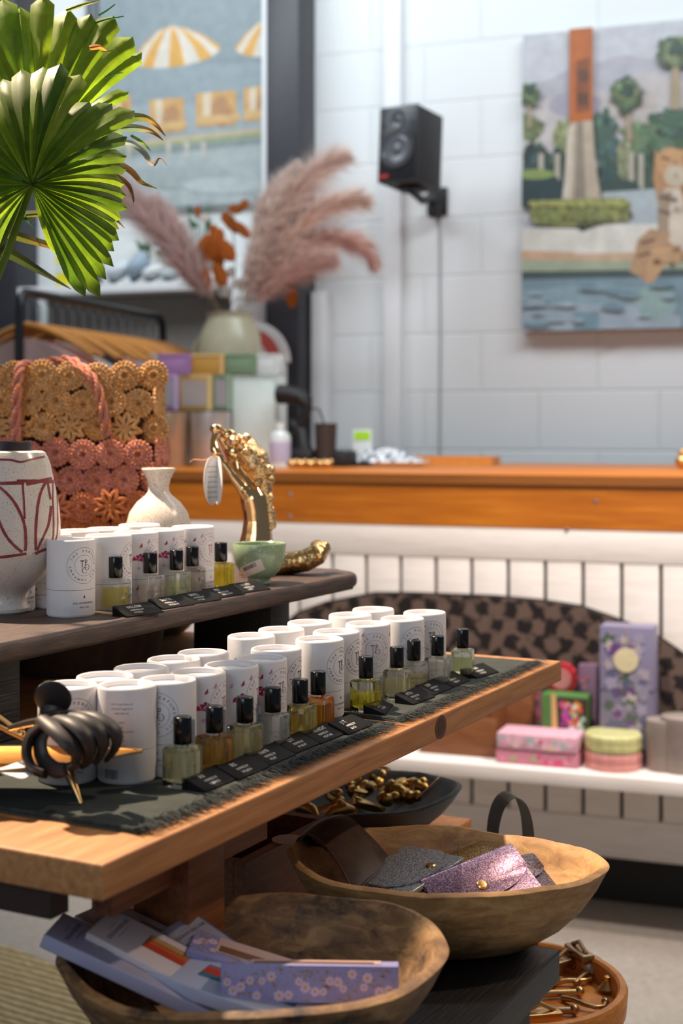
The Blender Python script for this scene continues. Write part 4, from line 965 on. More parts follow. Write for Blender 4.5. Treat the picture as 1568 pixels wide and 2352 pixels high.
def flower_mesh():
    b = MB(); b.recalc = False
    R = random.Random(12)
    def petals(x, y, r, c, n=2, a0=.6):
        b.col(c)
        for k in range(n):
            a = a0+k*1.25
            b_ = [(0, 0)]+[(r*math.cos(a+da)*1.0, r*math.sin(a+da)) for da in (-.5, -.3, -.1, .1, .3, .5)]
            cyl_wrap(b, shift([b_], x, y), TR, 0, 0, .00014)
    for x, y, k in ((-.0235, .044, 1.0), (-.0400, .030, .8), (.020, .018, .6)):
        petals(x, y, .0052*k, '#b21c5e', 3, .2); petals(x+.003*k, y+.003*k, .0036*k, '#8c1a4c', 2, .4)
        b.col('#c9a3b8'); cyl_wrap(b, shift([[(0, 0), (.0004, 0), (.0024, -.009*k), (.002, -.009*k)]], x, y), TR, 0, 0)
        b.col('#d5a6c4'); cyl_wrap(b, shift([[(.0018*math.cos(a), .0018*math.sin(a)) for a in [2*PI*q/10 for q in range(10)]]], x+.001, y-.008), TR, 0, 0)
    for x, y, c in ((-.020, .058, '#b01f52'), (-.030, .0565, '#c9a0cf'), (.021, .061, '#b01f52'), (-.045, .052, '#b01f52'), (.0215, .0285, '#a81b5c'), (.0225, .045, '#cf9ab4'), (-.0225, .0165, '#b01f52'), (-.012, .0620, '#c98ab4')):
        b.col(c); cyl_wrap(b, shift([[(-.0018, -.001), (.0016, -.0004), (.0010, .0032)], [(-.0016, -.0016), (.0014, -.0012), (-.001, -.0002)]], x, y), TR, 0, 0, .00014)
    return b.mesh('floral_print', M['print'])
LOGO = {'k': logo_mesh('#3c3540', 'logo_print'), 'm': logo_mesh('#a4506e', 'logo_print_pink')}
FLOR = flower_mesh()
def back_mesh():
    b = MB(); b.col('#7c8288'); b.recalc = False; R = random.Random(8)
    for k, w in enumerate((.020, .022, .016, 0, .010, .008, .020, .009, .009, .010, .013)):
        y = .060-.0034*k
        if w: cyl_wrap(b, shift(text_polys(['roll on perfume oil', 'natural fragrance', 'made with care', 'x', 'jojoba oil', 'vegan', 'apply to pulse points', 'not tested', 'on animals', '10mL bottle', 'store in the dark'][k], .0024, sx=w/.022), 0, y), TR, 0, 0)
    b.col('#4a4a4e')
    for k in range(22): cyl_wrap(b, [[(-.014+k*.0005, .004), (-.014+k*.0005+R.choice((.0001, .0003)), .004), (-.014+k*.0005+.0002, .011), (-.014+k*.0005, .011)]], TR, 0, 0)
    return b.mesh('back_label', M['print'])
BACK = back_mesh()
b = MB(); b.lathe([(0, .0002), (TR-.001, .0), (TR-.0003, .0012), (TR, .002), (TR, .0245), (TR-.0005, .0247)], 48); BASE = b.mesh('base', M['paper'])
b = MB(); b.lathe([(TR-.0005, .0249), (TR, .0251), (TR, THH-.002), (TR-.0005, THH-.0006), (TR-.0014, THH), (TR-.0026, THH-.0006), (TR-.0030, THH-.0018), (TR-.0030, THH-.0046), (0, THH-.0046)], 48); LID = b.mesh('lid', M['paper'])
def part(name, me, par, rz=0):
    o = bpy.data.objects.new(name, me); COL.objects.link(o); o.parent = par; o.rotation_euler = (0, 0, rz); return o
def tube(cx, cy, zbase, kind, off, label, group=None):
    """rim centre pixel -> place; off = where the emblem sits across the visible face, in radii"""
    p = G(cx, cy, zbase+THH); a = math.asin(max(-.98, min(.98, off)))
    r = thing('perfume_tube', label, 'perfume tube', (p.x, p.y, zbase), a-math.atan2(p.x, p.y)*1.0, group)
    part('base', BASE, r); part('lid', LID, r)
    if kind != 'back': part('logo_print', LOGO['m' if kind == 'floral' else 'k'], r)
    if kind == 'floral': part('floral_print', FLOR, r)
    if kind == 'back': part('back_label', BACK, r); part('logo_print', LOGO['k'], r, math.radians(118))
    return r
GA, GB, GU = 'white perfume tubes on the near cloth', 'white perfume tubes on the far cloth', 'white perfume tubes on the raised plank'
for cx, cy, kd, of, lb in (
    (292, 1571, 'back', -.18, 'white perfume tube turned to show its small print, right behind the black hair claw'),
    (384, 1559, 'plain', -.35, 'plain white tube with grey emblem directly right of the one showing small print'),
    (454, 1542, 'floral', .93, 'pink flowered tube behind the first amber bottle in the front row'),
    (531, 1525, 'floral', .97, 'pink flowered tube behind the third bottle of the near cloth'),
    (598, 1510, 'floral', .80, 'pink flowered tube behind the clear fourth bottle of the near cloth'),
    (634, 1488, 'plain', .93, 'plain white tube squeezed behind the flowered ones, near cloth right end'),
    (156, 1572, 'plain', .25, 'white tube at the far left of the near cloth, half behind the hair claw'),
    (241, 1551, 'plain', .9, 'white tube second from left in the back row of the near cloth'),
    (324, 1532, 'plain', .9, 'white tube third from left in the back row of the near cloth'),
    (399, 1512, 'plain', .9, 'white tube fourth from left in the back row of the near cloth'),
    (466, 1497, 'floral', .6, 'white tube with one pink petal, last in the back row of the near cloth')):
    tube(cx, cy, CZ, kd, of, lb, GA)
for cx, cy, kd, of, lb in (
    (734, 1466, 'plain', .86, 'large looking white tube with black emblem behind the orange filled bottle'),
    (772, 1449, 'plain', .90, 'white tube with black emblem just behind the foremost far cloth tube'),
    (845, 1431, 'floral', .30, 'pink flowered tube with pink emblem in the middle of the far cloth'),
    (924, 1419, 'plain', .62, 'white tube with black emblem right of the flowered one on the far cloth'),
    (975, 1405, 'plain', .35, 'white tube at the far right end of the tube rows'),
    (577, 1459, 'plain', .55, 'white tube leftmost in the back row of the far cloth'),
    (646, 1444, 'plain', .95, 'white tube second in the back row of the far cloth'),
    (711, 1428, 'plain', .95, 'white tube third in the back row of the far cloth'),
    (804, 1411, 'plain', .95, 'white tube fourth in the back row of the far cloth'),
    (857, 1398, 'plain', .95, 'white tube at the right end of the back row on the far cloth')):
    tube(cx, cy, CZ, kd, of, lb, GB)
for cx, cy, kd, of, lb in (
    (163, 1237, 'plain', .54, 'white perfume tube at the front of the dark plank beside the painted vase'),
    (249, 1228, 'plain', .95, 'plain white tube behind the first yellow bottle on the plank'),
    (312, 1220.5, 'floral', .9, 'pink flowered tube above the second bottle on the plank'),
    (372, 1215, 'floral', .88, 'pink flowered tube above the third bottle on the plank'),
    (443, 1208, 'floral', .82, 'pink flowered tube at the right end of the plank row'),
    (111, 1225, 'floral', -.5, 'white tube partly hidden between the painted vase and the front tube'),
    (26, 1231, 'plain', .8, 'white tube almost wholly hidden behind the foot of the painted vase'),
    (177, 1217, 'plain', .95, 'white tube second in the back row on the plank'),
    (247, 1212.5, 'plain', .95, 'white tube third in the back row on the plank'),
    (320, 1204, 'plain', .95, 'white tube at the back in front of the speckled bottle vase')):
    tube(cx, cy, UZ, kd, of, lb, GU)

# ------------------------------------------------------------------ square perfume bottles
BW, BH = .0112, .0300
def rsq(w, r, n=5):
    o = []
    for cx, cy, a0 in ((w-r, w-r, 0), (-w+r, w-r, PI/2), (-w+r, -w+r, PI), (w-r, -w+r, 3*PI/2)):
        for k in range(n+1): a = a0+PI/2*k/n; o.append((cx+r*math.cos(a), cy+r*math.sin(a)))
    return o
def loft(b, secs, close=True):
    rings = [[b.v((x, y, z)) for x, y in pts] for pts, z in secs]; n = len(rings[0])
    for i in range(len(rings)-1):
        for k in range(n): b.face([rings[i][k], rings[i][(k+1) % n], rings[i+1][(k+1) % n], rings[i+1][k]], sm=True)
    b.face(rings[0][::-1], sm=False); b.face(rings[-1], sm=False)
b = MB(); loft(b, [(rsq(BW-.0012, .0022), 0), (rsq(BW-.0003, .0022), .0004), (rsq(BW, .0022), .0014), (rsq(BW, .0022), BH-.0022), (rsq(BW-.0004, .0024), BH-.0010), (rsq(BW-.0014, .0026), BH-.0002), (rsq(.0062, .0061), BH), (rsq(.0060, .0059), BH+.0014)]); BODY = b.mesh('glass_body', M['glass'])
b = MB(); b.lathe([(0, BH+.0016), (.0066, BH+.0016), (.0069, BH+.0020), (.0069, BH+.0208), (.0066, BH+.0214), (.0060, BH+.0217), (0, BH+.0217)], 32); CAP = b.mesh('cap', M['black_gloss'])
b = MB(); b.tube([(0, 0, .012), (0, 0, BH)], .0007, 6); STEM = b.mesh('roller_tube', M['glass'])
b = MB(); b.col('#2c2a2c'); b.recalc = False
for pp in shift(ring_polys(0, 0, .0080, .00014, 40)+ring_polys(0, 0, .0046, .00012, 32)+shift(text_polys('T', .0042), -.001, .0006)+shift(text_polys('P', .0038), .0010, .0012)+ring_polys(.0013, -.0008, .0016, .0002, 16)+ring_polys(.0003, -.0022, .0017, .0002, 16), 0, .0150):
    b.poly([(x, -BW-.00008, y) for x, y in pp])
for i, ch in enumerate('THE PERFUME OIL COMPANY '):
    if ch == ' ': continue
    a = PI*.86-2*PI*i/24
    for pp in shift(text_polys(ch, .0016), .0063*math.cos(a), .015+.0063*math.sin(a), a-PI/2): b.poly([(x, -BW-.00008, y) for x, y in pp])
BLOGO = b.mesh('logo_print', M['print'])
def liquid(k, lev):
    b = MB(); w = BW-.0021; loft(b, [(rsq(w-.0012, .002), .0042), (rsq(w, .0024), .0056), (rsq(w, .0024), .0056+(BH-.0088)*lev)]); return b.mesh('liquid', LIQ[k])
def bottle(cx, cy, zbase, liq, lev, label, group, rot=0):
    p = G(cx, cy, zbase+BH+.0217)
    r = thing('perfume_bottle', label, 'perfume bottle', (p.x, p.y, zbase), UA-PI/2*0+rot, group)
    part('glass_body', BODY, r); part('liquid', liquid(liq, lev), r); part('roller_tube', STEM, r); part('cap', CAP, r); part('logo_print', BLOGO, r); return r
g1, g2, g3 = 'sample bottles on the near cloth', 'sample bottles on the far cloth', 'sample bottles on the raised plank'
for cx, cy, lq, lv, lb in ((419, 1645, 'pale', .95, 'square bottle of pale yellow oil nearest the front left of the near cloth'), (492, 1621, 'amber', .9, 'square bottle of amber oil, second on the near cloth'),
    (562, 1600, 'straw', .88, 'square bottle of straw yellow oil, third on the near cloth'), (626, 1578, 'clear', .85, 'square bottle of clear oil, fourth on the near cloth'),
    (689, 1559, 'yellow', .85, 'square bottle of yellow oil, fifth on the near cloth'), (730, 1541, 'orange', .85, 'square bottle of deep orange oil at the end of the near cloth')):
    bottle(cx, cy, CZ, lq, lv, lb, g1, random.uniform(-.12, .12))
for cx, cy, lq, lv, lb, ro in ((840, 1507, 'bright', .6, 'half used bottle of golden oil, first on the far cloth', -.2), (911, 1485, 'pale', .75, 'bottle of very pale oil, second on the far cloth', .15),
    (950, 1470, 'straw', .6, 'half full bottle of pale straw oil, third on the far cloth', 0), (1004, 1460, 'clear', .85, 'bottle of clear oil, fourth on the far cloth', .1), (1062, 1444, 'green', .8, 'clear greenish bottle standing alone at the end of the far cloth', .25)):
    bottle(cx, cy, CZ, lq, lv, lb, g2, ro)
for cx, cy, lq, lv, lb, ro in ((265, 1278, 'yellow', .78, 'bottle with a bronze black cap and yellow oil, first on the plank', .12), (345, 1269, 'blush', .68, 'bottle of nearly clear oil, second on the plank', .1),
    (405, 1263, 'green', .75, 'bottle of pale green oil, third on the plank', .05), (441, 1255, 'blush', .9, 'bottle of blush clear oil, fourth on the plank', .2), (507, 1246, 'bright', .95, 'bottle of bright yellow oil beside the green cup', .05)):
    bottle(cx, cy, UZ, lq, lv, lb, g3, ro)

# ------------------------------------------------------------------ black wedge name signs
def wedge(px, py, z, words, label, group, rot=0, L=.047, Dp=.0205, Hh=.0092):
    p = G(px, py, z); r = thing('name_sign', label, 'sign', (p.x, p.y, z), UA+rot, group)
    b = MB(); b.prism([(0, 0), (0, 0)], 0, 0) if False else None
    v = [(0, 0, 0), (0, Dp, 0), (0, Dp, Hh), (0, 0, .0012)]
    a = [b.v(q) for q in v]; c = [b.v((L, q[1], q[2])) for q in v]
    b.face(a); b.face(c[::-1])
    for i in range(4): b.face([a[i], c[i], c[(i+1) % 4], a[(i+1) % 4]])
    bmesh.ops.bevel(b.bm, geom=list(b.bm.edges), offset=.0004, segments=1, affect='EDGES')
    b.build('block', M['wedge'], r)
    b = MB(); b.recalc = False; b.col('#d9d6d2'); sl = math.atan2(Hh-.0012, Dp); ln = math.hypot(Dp, Hh-.0012)
    polys = shift(text_polys(words[0], .0062, 'LEFT', .72), .0125, ln*.70)
    for k, w in enumerate(words[1:]): polys += shift(text_polys(w, .0038, 'LEFT', .8), .0125+.001*k, ln*(.43-.21*k))
    for pp in polys: b.poly([(x, y*math.cos(sl), .0012+.0001+y*math.sin(sl)) for x, y in pp])
    b.build('lettering', M['print'], r, label='white lettering'); return r
wg = 'black name signs in front of the bottles'
for px, py, w, lb in ((472, 1821, ('IRIS', 'INSPIRED BY', 'PRADA'), 'black name sign nearest the camera'), (547, 1793, ('IRIS', 'INSPIRED BY', 'INFUSION'), 'second black name sign on the near cloth'),
    (612, 1763, ('PARMA', 'INSPIRED BY', 'VIOLET'), 'third black name sign on the near cloth'), (678, 1733, ('CITY', 'INSPIRED', 'BY NIGHT'), 'fourth black name sign on the near cloth'),
    (737, 1710, ('MIDNIGHT', 'INSPIRED BY', 'POISON'), 'black name sign reading MIDNIGHT'), (801, 1689, ('JETT', 'INSPIRED BY', 'BLACK'), 'last black name sign on the near cloth, reading JETT')):
    w = (w[0], 'INSPIRED BY', {'PRADA': 'FLOWERS', 'POISON': 'NIGHT AIR'}.get(w[2], w[2])); wedge(px, py, CZ, w, lb, wg, .0)
for px, py, w, lb, ro in ((884, 1643, ('CITY', 'INSPIRED BY', 'CITY 500'), 'first black name sign on the far cloth, standing steepest', .28), (949, 1620, ('MYTH', 'INSPIRED BY', 'NO 3'), 'second black name sign on the far cloth', -.05),
    (996, 1599, ('LUSH', 'INSPIRED BY', 'FRESH'), 'third black name sign on the far cloth', 0), (1040, 1580, ('EAU', 'INSPIRED BY', 'COOL WATER'), 'fourth black name sign on the far cloth', 0), (1095, 1559, ('LINEN', 'INSPIRED BY', 'COTTON'), 'black name sign at the far end of the table', -.15)):
    w = (w[0], w[1], {'COOL WATER': 'COOL SEA'}.get(w[2], w[2])); wedge(px, py, CZ, w, lb, wg, ro)
for px, py, w, lb, ro in ((292, 1419, ('WILLOW', 'INSPIRED BY', 'WOOD'), 'black name sign reading WILLOW on the plank', -.2), (375, 1401, ('SANTAL', 'INSPIRED BY', 'WOOD 33'), 'black name sign reading SANTAL on the plank', -.12),
    (442, 1389, ('SPRITZ', 'INSPIRED BY', 'AVOCADO'), 'black name sign reading SPRITZ on the plank', -.1), (500, 1376, ('RED', 'INSPIRED BY', 'RED BLOOM'), 'black name sign reading RED on the plank', -.1), (558, 1364, ('LIBERTY', 'INSPIRED BY', 'LIGHT'), 'black name sign reading LIBERTY by the green cup', -.15)):
    w = (w[0], w[1], {'AVOCADO': 'CITRUS'}.get(w[2], w[2])); wedge(px, py, UZ, w, lb, wg, ro)

# ------------------------------------------------------------------ pottery on the plank
D1 = 1.353; k1 = D1/F; cx1 = 10
prof_px = [(0, 1012), (61, 1019), (62, 1022), (61, 1038), (58, 1039.5), (84, 1040), (93, 1044), (99, 1056), (104, 1070), (111, 1102), (117, 1130), (124, 1170), (127, 1205), (127, 1232), (121, 1270), (108, 1300), (88, 1332), (64, 1353), (53, 1366), (50, 1375), (53, 1388), (60, 1399), (59, 1406), (54, 1410), (0, 1410)]
zb_ = HC-(1410-YH)*k1; VD = UZ-zb_
def vz(y): return HC-(y-YH)*k1-UZ+VD
va = P(cx1, 1410, D1); v1 = thing('painted_vase', 'cream speckled vase painted with maroon leaf outlines, at the left on the plank', 'vase', (va.x, va.y, UZ), 0)
b = MB(); b.lathe([(r*k1, vz(y)) for r, y in prof_px[4:]][::-1]+[(0.045*0+40*k1, vz(1041))], 72); b.build('body', M['speckle'], v1)
b = MB(); b.lathe([(61*k1, vz(1040)), (62*k1, vz(1022)), (61*k1, vz(1019)), (54*k1, vz(1019)), (52*k1, vz(1040))], 64); b.build('rim', simple('black_rim_glaze', '#26242a', .45, var=.1), v1, label='matt black rim')
def vrad(y):
    q = prof_px[5:]
    for (r0, y0), (r1, y1) in zip(q, q[1:]):
        if y0 <= y <= y1: return r0+(r1-r0)*(y-y0)/(y1-y0)
    return q[0][0]
def vpt(px, y, rot=0, e=.0003):
    r = vrad(y); a = math.asin(max(-.995, min(.995, (px-cx1)/r)))+rot; return Vector(((r*k1+e)*math.sin(a), -(r*k1+e)*math.cos(a), vz(y)))
strokes = [([(3, 1058), (45, 1059), (66, 1064), (84, 1059), (106, 1053)], 2), ([(-60, 1110), (-20, 1111), (12, 1111), (76, 1110)], 3.2), ([(80, 1113), (100, 1109), (122, 1103)], 3.4), ([(-110, 1105), (-60, 1110)], 3),
 ([(12, 1112), (15, 1135), (19, 1165), (17, 1190), (10, 1210), (1, 1222), (-12, 1235)], 2.6), ([(18, 1114), (35, 1126), (55, 1148), (70, 1175), (80, 1205), (82, 1240), (80, 1262)], 2.4), ([(73, 1113), (77, 1150), (80, 1190)], 1.6),
 ([(21, 1172), (30, 1200), (45, 1230), (60, 1250), (74, 1264)], 2.8), ([(-80, 1272), (-20, 1274), (30, 1274), (82, 1268)], 2.6), ([(114, 1110), (106, 1140), (102, 1190), (100, 1262)], 2.0), ([(117, 1112), (124, 1150)], 1.2), ([(126, 1165), (122, 1210), (102, 1262)], 1.6),
 ([(98, 1270), (110, 1264), (122, 1260), (132, 1252)], 2.6), ([(-40, 1112), (-60, 1150), (-70, 1200), (-72, 1265)], 2.2), ([(12, 1112), (-20, 1135), (-45, 1180), (-60, 1262)], 2.4)]
b = MB(); b.recalc = False
for rot in (0, PI*.62, PI*1.24):
    for pts, w in strokes:
        q = stroke([Vector((x, y, 0)) for x, y in pts], 22)
        for i in range(len(q)-1):
            A_, B2 = q[i], q[i+1]; d_ = (B2-A_); 
            if d_.length < 1e-6: continue
            d_.normalize(); nrm = Vector((-d_.y, d_.x, 0))*w*1.15*(1+.25*noise.noise(A_*.15)); cc = [A_+nrm, B2+nrm, B2-nrm, A_-nrm]
            b.sm = True; b.poly([vpt(c.x, max(1041, min(1400, c.y)), rot) for c in cc])
b.build('painted_lines', M['maroon'], v1)
# speckled bottle vase
D2 = 1.62; k2 = D2/F; z2 = HC-(1075-YH)*k2-UZ
pr = [(0, 0), (60, 1), (72, 6), (76, 30), (76, 80), (74, 118), (66, 143), (50, 163), (30, 178), (24, 186), (23.5, 196), (27, 210), (34, 222), (39, 230), (38, 233), (35, 232), (22, 214), (18, 196), (20, 180), (0, 168)]
H2 = z2/k2/233.0; p = P(364, 1300, D2); r = thing('bottle_vase', 'small speckled bottle vase with a flared neck behind the tubes', 'vase', (p.x, p.y, UZ), 0)
b = MB(); b.lathe([(a*k2, z*k2*H2) for a, z in pr], 56); b.build('body', M['speckle2'], r)
# celadon cup with barcode sticker
D3 = 1.60; k3 = D3/F; p = P(595, 1320, D3); r = thing('footed_cup', 'small celadon green footed cup with a price sticker on its side', 'cup', (p.x, p.y, UZ), 0)
hc = .0455; pc = [(0, 0), (.0125, 0), (.0135, .001), (.0128, .0065), (.0165, .0085), (.0235, .0155), (.0275, .0235), (.0297, .033), (.0303, hc-.001), (.0298, hc), (.0288, hc-.001), (.0280, .033), (.024, .018), (.012, .011), (0, .010)]
b = MB(); b.lathe(pc, 56); b.build('cup_body', M['celadon'], r)
b = MB(); b.recalc = False; b.sm = True
def crad(z):
    q = pc[4:9]
    for (r0, z0), (r1, z1) in zip(q, q[1:]):
        if z0 <= z <= z1: return r0+(r1-r0)*(z-z0)/(z1-z0)
    return q[-1][0] if z > q[-1][1] else q[0][0]
def stick(u, v, e):
    x = (u-.5)*.030; y = (v-.5)*.0135; a = .42; X = x*math.cos(a)-y*math.sin(a)-.008; Z = x*math.sin(a)+y*math.cos(a)+.0185
    rr = crad(Z)+e; an = X/rr; return Vector((rr*math.sin(an), -rr*math.cos(an), Z))
b.col('#cfc8c4'); b.grid(lambda u, v: stick(u, v, .0006), 14, 8); b.col('#2c2a2c'); R = random.Random(3)
x = .18
while x < .75:
    w = R.choice((.008, .016, .025)); b.poly([stick(x, .55, .0008), stick(x+w, .55, .0008), stick(x+w, .88, .0008), stick(x, .88, .0008)]); x += w+R.choice((.01, .02))
for y in (.18, .32): b.poly([stick(.25, y, .0008), stick(.7, y, .0008), stick(.7, y+.04, .0008), stick(.25, y+.04, .0008)])
b.build('price_sticker', M['print'], r, label='white barcode sticker')

# ------------------------------------------------------------------ gold mermaid figurine
DM = 1.70; km = DM/F; pm = P(592, 1325, DM)
r = thing('mermaid_figurine', 'shiny gold mermaid figurine with raised arms and curled scaly tail on the plank end', 'figurine', (pm.x, pm.y, UZ), 0)
mo = Vector((pm.x, pm.y, UZ)); gz0 = P(592, 1325, DM).z-UZ
def mp(px, py, dy=0): q = P(px, py, DM)-mo; return Vector((q.x, q.y+dy, q.z-gz0))
def fuse(b, name, mat, par, voxel=.0011, smooth=2, disp=None):
    bmesh.ops.recalc_face_normals(b.bm, faces=b.bm.faces)
    me = bpy.data.meshes.new(name+'_raw'); b.bm.to_mesh(me); b.bm.free(); o = bpy.data.objects.new(name, me); COL.objects.link(o)
    m = o.modifiers.new('r', 'REMESH'); m.mode = 'VOXEL'; m.voxel_size = voxel; m.use_smooth_shade = True
    if smooth: s = o.modifiers.new('s', 'SMOOTH'); s.iterations = smooth; s.factor = .5
    dg = bpy.context.evaluated_depsgraph_get(); me2 = bpy.data.meshes.new_from_object(o.evaluated_get(dg)); o.modifiers.clear(); o.data = me2; bpy.data.meshes.remove(me)
    me2.name = name; me2.materials.clear(); me2.materials.append(mat)
    if disp:
        for v in me2.vertices: v.co += v.normal*disp(v.co)
    for pgn in me2.polygons: pgn.use_smooth = True
    o.parent = par; return o
b = MB()
# hips and flaring tail root down to the base
b.tube([mp(592, 1322), mp(590, 1290), mp(588, 1255), mp(590, 1230), mp(590, 1200), mp(588, 1175), mp(583, 1150), mp(574, 1128)], [S(44, DM), S(44, DM), S(40, DM), S(35, DM), S(31, DM), S(32, DM), S(33, DM), S(27, DM)], 18)
# chest and neck
b.tube([mp(580, 1150), mp(568, 1122), mp(556, 1100), mp(548, 1080), mp(545, 1062)], [S(26, DM), S(25, DM), S(20, DM), S(11, DM), S(9, DM)], 14)
# two long arms reaching up to joined hands
b.tube([mp(577, 1148, -.006), mp(556, 1122, -.010), mp(532, 1092, -.011), mp(512, 1066, -.010), mp(500, 1050, -.009)], [S(20, DM), S(15, DM), S(11, DM), S(10, DM), S(11, DM)], 12)
b.tube([mp(501, 1052, -.009), mp(494, 1035, -.008), mp(492, 1018, -.006), mp(495, 1000, -.004)], [S(12, DM), S(11, DM), S(8, DM), S(7, DM)], 12)
b.ball(mp(497, 990, -.002), S(15, DM), 14, 10, sc=(1.05, .9, .8))
b.tube([mp(560, 1110, .012), mp(535, 1070, .012), mp(520, 1040, .008), mp(506, 1010, .002)], [S(15, DM), S(11, DM), S(9, DM), S(8, DM)], 12)
# head tipped back with a face, and a bun held by the hand
b.ball(mp(538, 1044, .002), S(21, DM), 16, 12, sc=(1, 1, 1.1)); b.tube([mp(526, 1036, -.003), mp(517, 1034, -.004)], [S(5, DM), S(2.5, DM)], 8)
b.ball(mp(524, 1004, .004), S(16, DM), 14, 10, sc=(1.2, 1, .9)); b.tube([mp(512, 996, .002), mp(540, 1012, .004)], S(8, DM), 8)
b.ball(mp(560, 1128, -.012), S(12, DM), 12, 8)
fuse(b, 'body', M['gold'], r)
b = MB(); R = random.Random(2)
for k in range(46):
    u = R.random(); c = mp(552+u*58+R.uniform(-14, 14), 1022+u*86+R.uniform(-22, 20), R.uniform(-.014, .012)); b.ball(c, S(R.uniform(8, 15), DM), 10, 8)
b.tube([mp(560, 1035), mp(585, 1060), mp(600, 1090), mp(606, 1120), mp(612, 1150)], [S(28, DM), S(33, DM), S(26, DM), S(20, DM), S(14, DM)], 14)
for pts, rr in (([(600, 1095), (612, 1100), (622, 1107)], 4), ([(596, 1110), (610, 1135), (622, 1152), (630, 1152)], 9), ([(614, 1150), (628, 1180), (632, 1202)], 5), ([(612, 1155), (622, 1185), (630, 1215), (624, 1222), (616, 1205), (614, 1185)], 6), ([(575, 1130), (592, 1150), (600, 1156), (592, 1168)], 8)):
    b.tube([mp(x, y, -.004) for x, y in stroke_px] if False else [mp(x, y, -.004) for x, y in pts], [S(rr, DM)]*(len(pts)-1)+[S(rr*.5, DM)], 10)
fuse(b, 'hair', M['gold_hair'], r, .0011, 1, lambda c: .0008*noise.noise(c*420))
b = MB()
b.tube([mp(600, 1312, .0), mp(630, 1306, .004), mp(665, 1300, .004), mp(700, 1294, .002), mp(728, 1280, .004), mp(738, 1268, .012), mp(722, 1262, .024)], [S(30, DM), S(28, DM), S(26, DM), S(26, DM), S(25, DM), S(22, DM), S(14, DM)], 20)
fuse(b, 'tail', M['gold_scale'], r)
# string tags hanging from the wrist
b = MB(); b.tube([mp(448, 1060, -.02), mp(470, 1062, -.02), mp(486, 1058, -.018), mp(500, 1046, -.016), mp(512, 1050, -.012)], .0008, 6); b.tube([mp(448, 1060, -.02), mp(440, 1066, -.02)], .0006, 5)
b.ball(mp(500, 1047, -.009), S(13.5, DM), 14, 6, sc=(1, 1, .12)); b.build('string', simple('jute_string', '#c79a72', .8), r)
for k, (cx, rx, lb) in enumerate(((491, 15, 'front oval paper tag'), (503, 11, 'rear oval paper tag'))):
    b = MB(); yaw = .95 if k == 0 else 1.15
    cpt = mp(cx, 1108, -.021+.005*k); hh, ww = S(55, DM), .0155
    fr = Matrix.Translation(cpt) @ Matrix.Rotation(yaw*(1 if k == 0 else -1), 4, 'Z') @ Matrix.Rotation(PI/2, 4, 'X')
    b.slab([(ww*math.cos(2*PI*q/36), hh*math.sin(2*PI*q/36)) for q in range(36)], -.0003, .0003, fr); b.build('paper_tag', M['paper'], r, label=lb)
    if k == 0:
        b = MB(); b.recalc = False; b.col('#8b8a92')
        for q in range(7): b.poly([fr @ Vector(v) for v in ((-.009, .016-q*.006, .0004), (.009, .016-q*.006, .0004), (.009, .0168-q*.006, .0004), (-.009, .0168-q*.006, .0004))])
        b.build('tag_writing', M['print'], r)

# ------------------------------------------------------------------ crocheted basket
DK = 1.90; pk_ = P(110, 1300, DK); r = thing('crochet_basket', 'gold and coral crocheted flower basket at the back of the plank', 'basket', (P(62, 1300, DK).x, DK, UZ), 0)
bo = Vector(r.location); HB = HC-(840-YH)/F*1.84-UZ
WX, WY = (P(350, 1000, 1.84).x-bo.x), .062
def bk(u, z):     # u: running length around the rounded rectangle starting at front right corner going left; returns point and outward normal
    pr_ = 2*(2*WX+2*WY); u = u % pr_; rr = .03
    segs = [(WX*2, Vector((WX, -WY, 0)), Vector((-1, 0, 0)), Vector((0, -1, 0))), (WY*2, Vector((-WX, -WY, 0)), Vector((0, 1, 0)), Vector((-1, 0, 0))), (WX*2, Vector((-WX, WY, 0)), Vector((1, 0, 0)), Vector((0, 1, 0))), (WY*2, Vector((WX, WY, 0)), Vector((0, -1, 0)), Vector((1, 0, 0)))]
    for L_, p0, d_, n_ in segs:
        if u <= L_:
            q = p0+d_*u; m_ = n_
            e0, e1 = u, L_-u
            if e0 < rr: q = q-n_*rr*(1-e0/rr)**2*.5
            if e1 < rr: q = q-n_*rr*(1-e1/rr)**2*.5
            q = q+n_*.006*math.sin(z*24+u*9)*(z/HB); q.z = z; return q, m_
        u -= L_
PER = 2*(2*WX+2*WY)
b = MB(); R = random.Random(6)
rows = 8; sp = HB/(rows-.35)
def ccol(z):
    f = z/HB
    if f > .66: base = (Vector(lin('#ecbf88')), Vector(lin('#dfae74')))
    elif f > .40: base = (Vector(lin('#e89c8e')), Vector(lin('#dd9084')))
    elif f > .22: base = (Vector(lin('#d88468')), Vector(lin('#dc8450')))
    else: base = (Vector(lin('#d97c48')), Vector(lin('#d68452')))
    q = base[0].lerp(base[1], R.random()); return (q.x, q.y, q.z, 1)
b.recalc = False
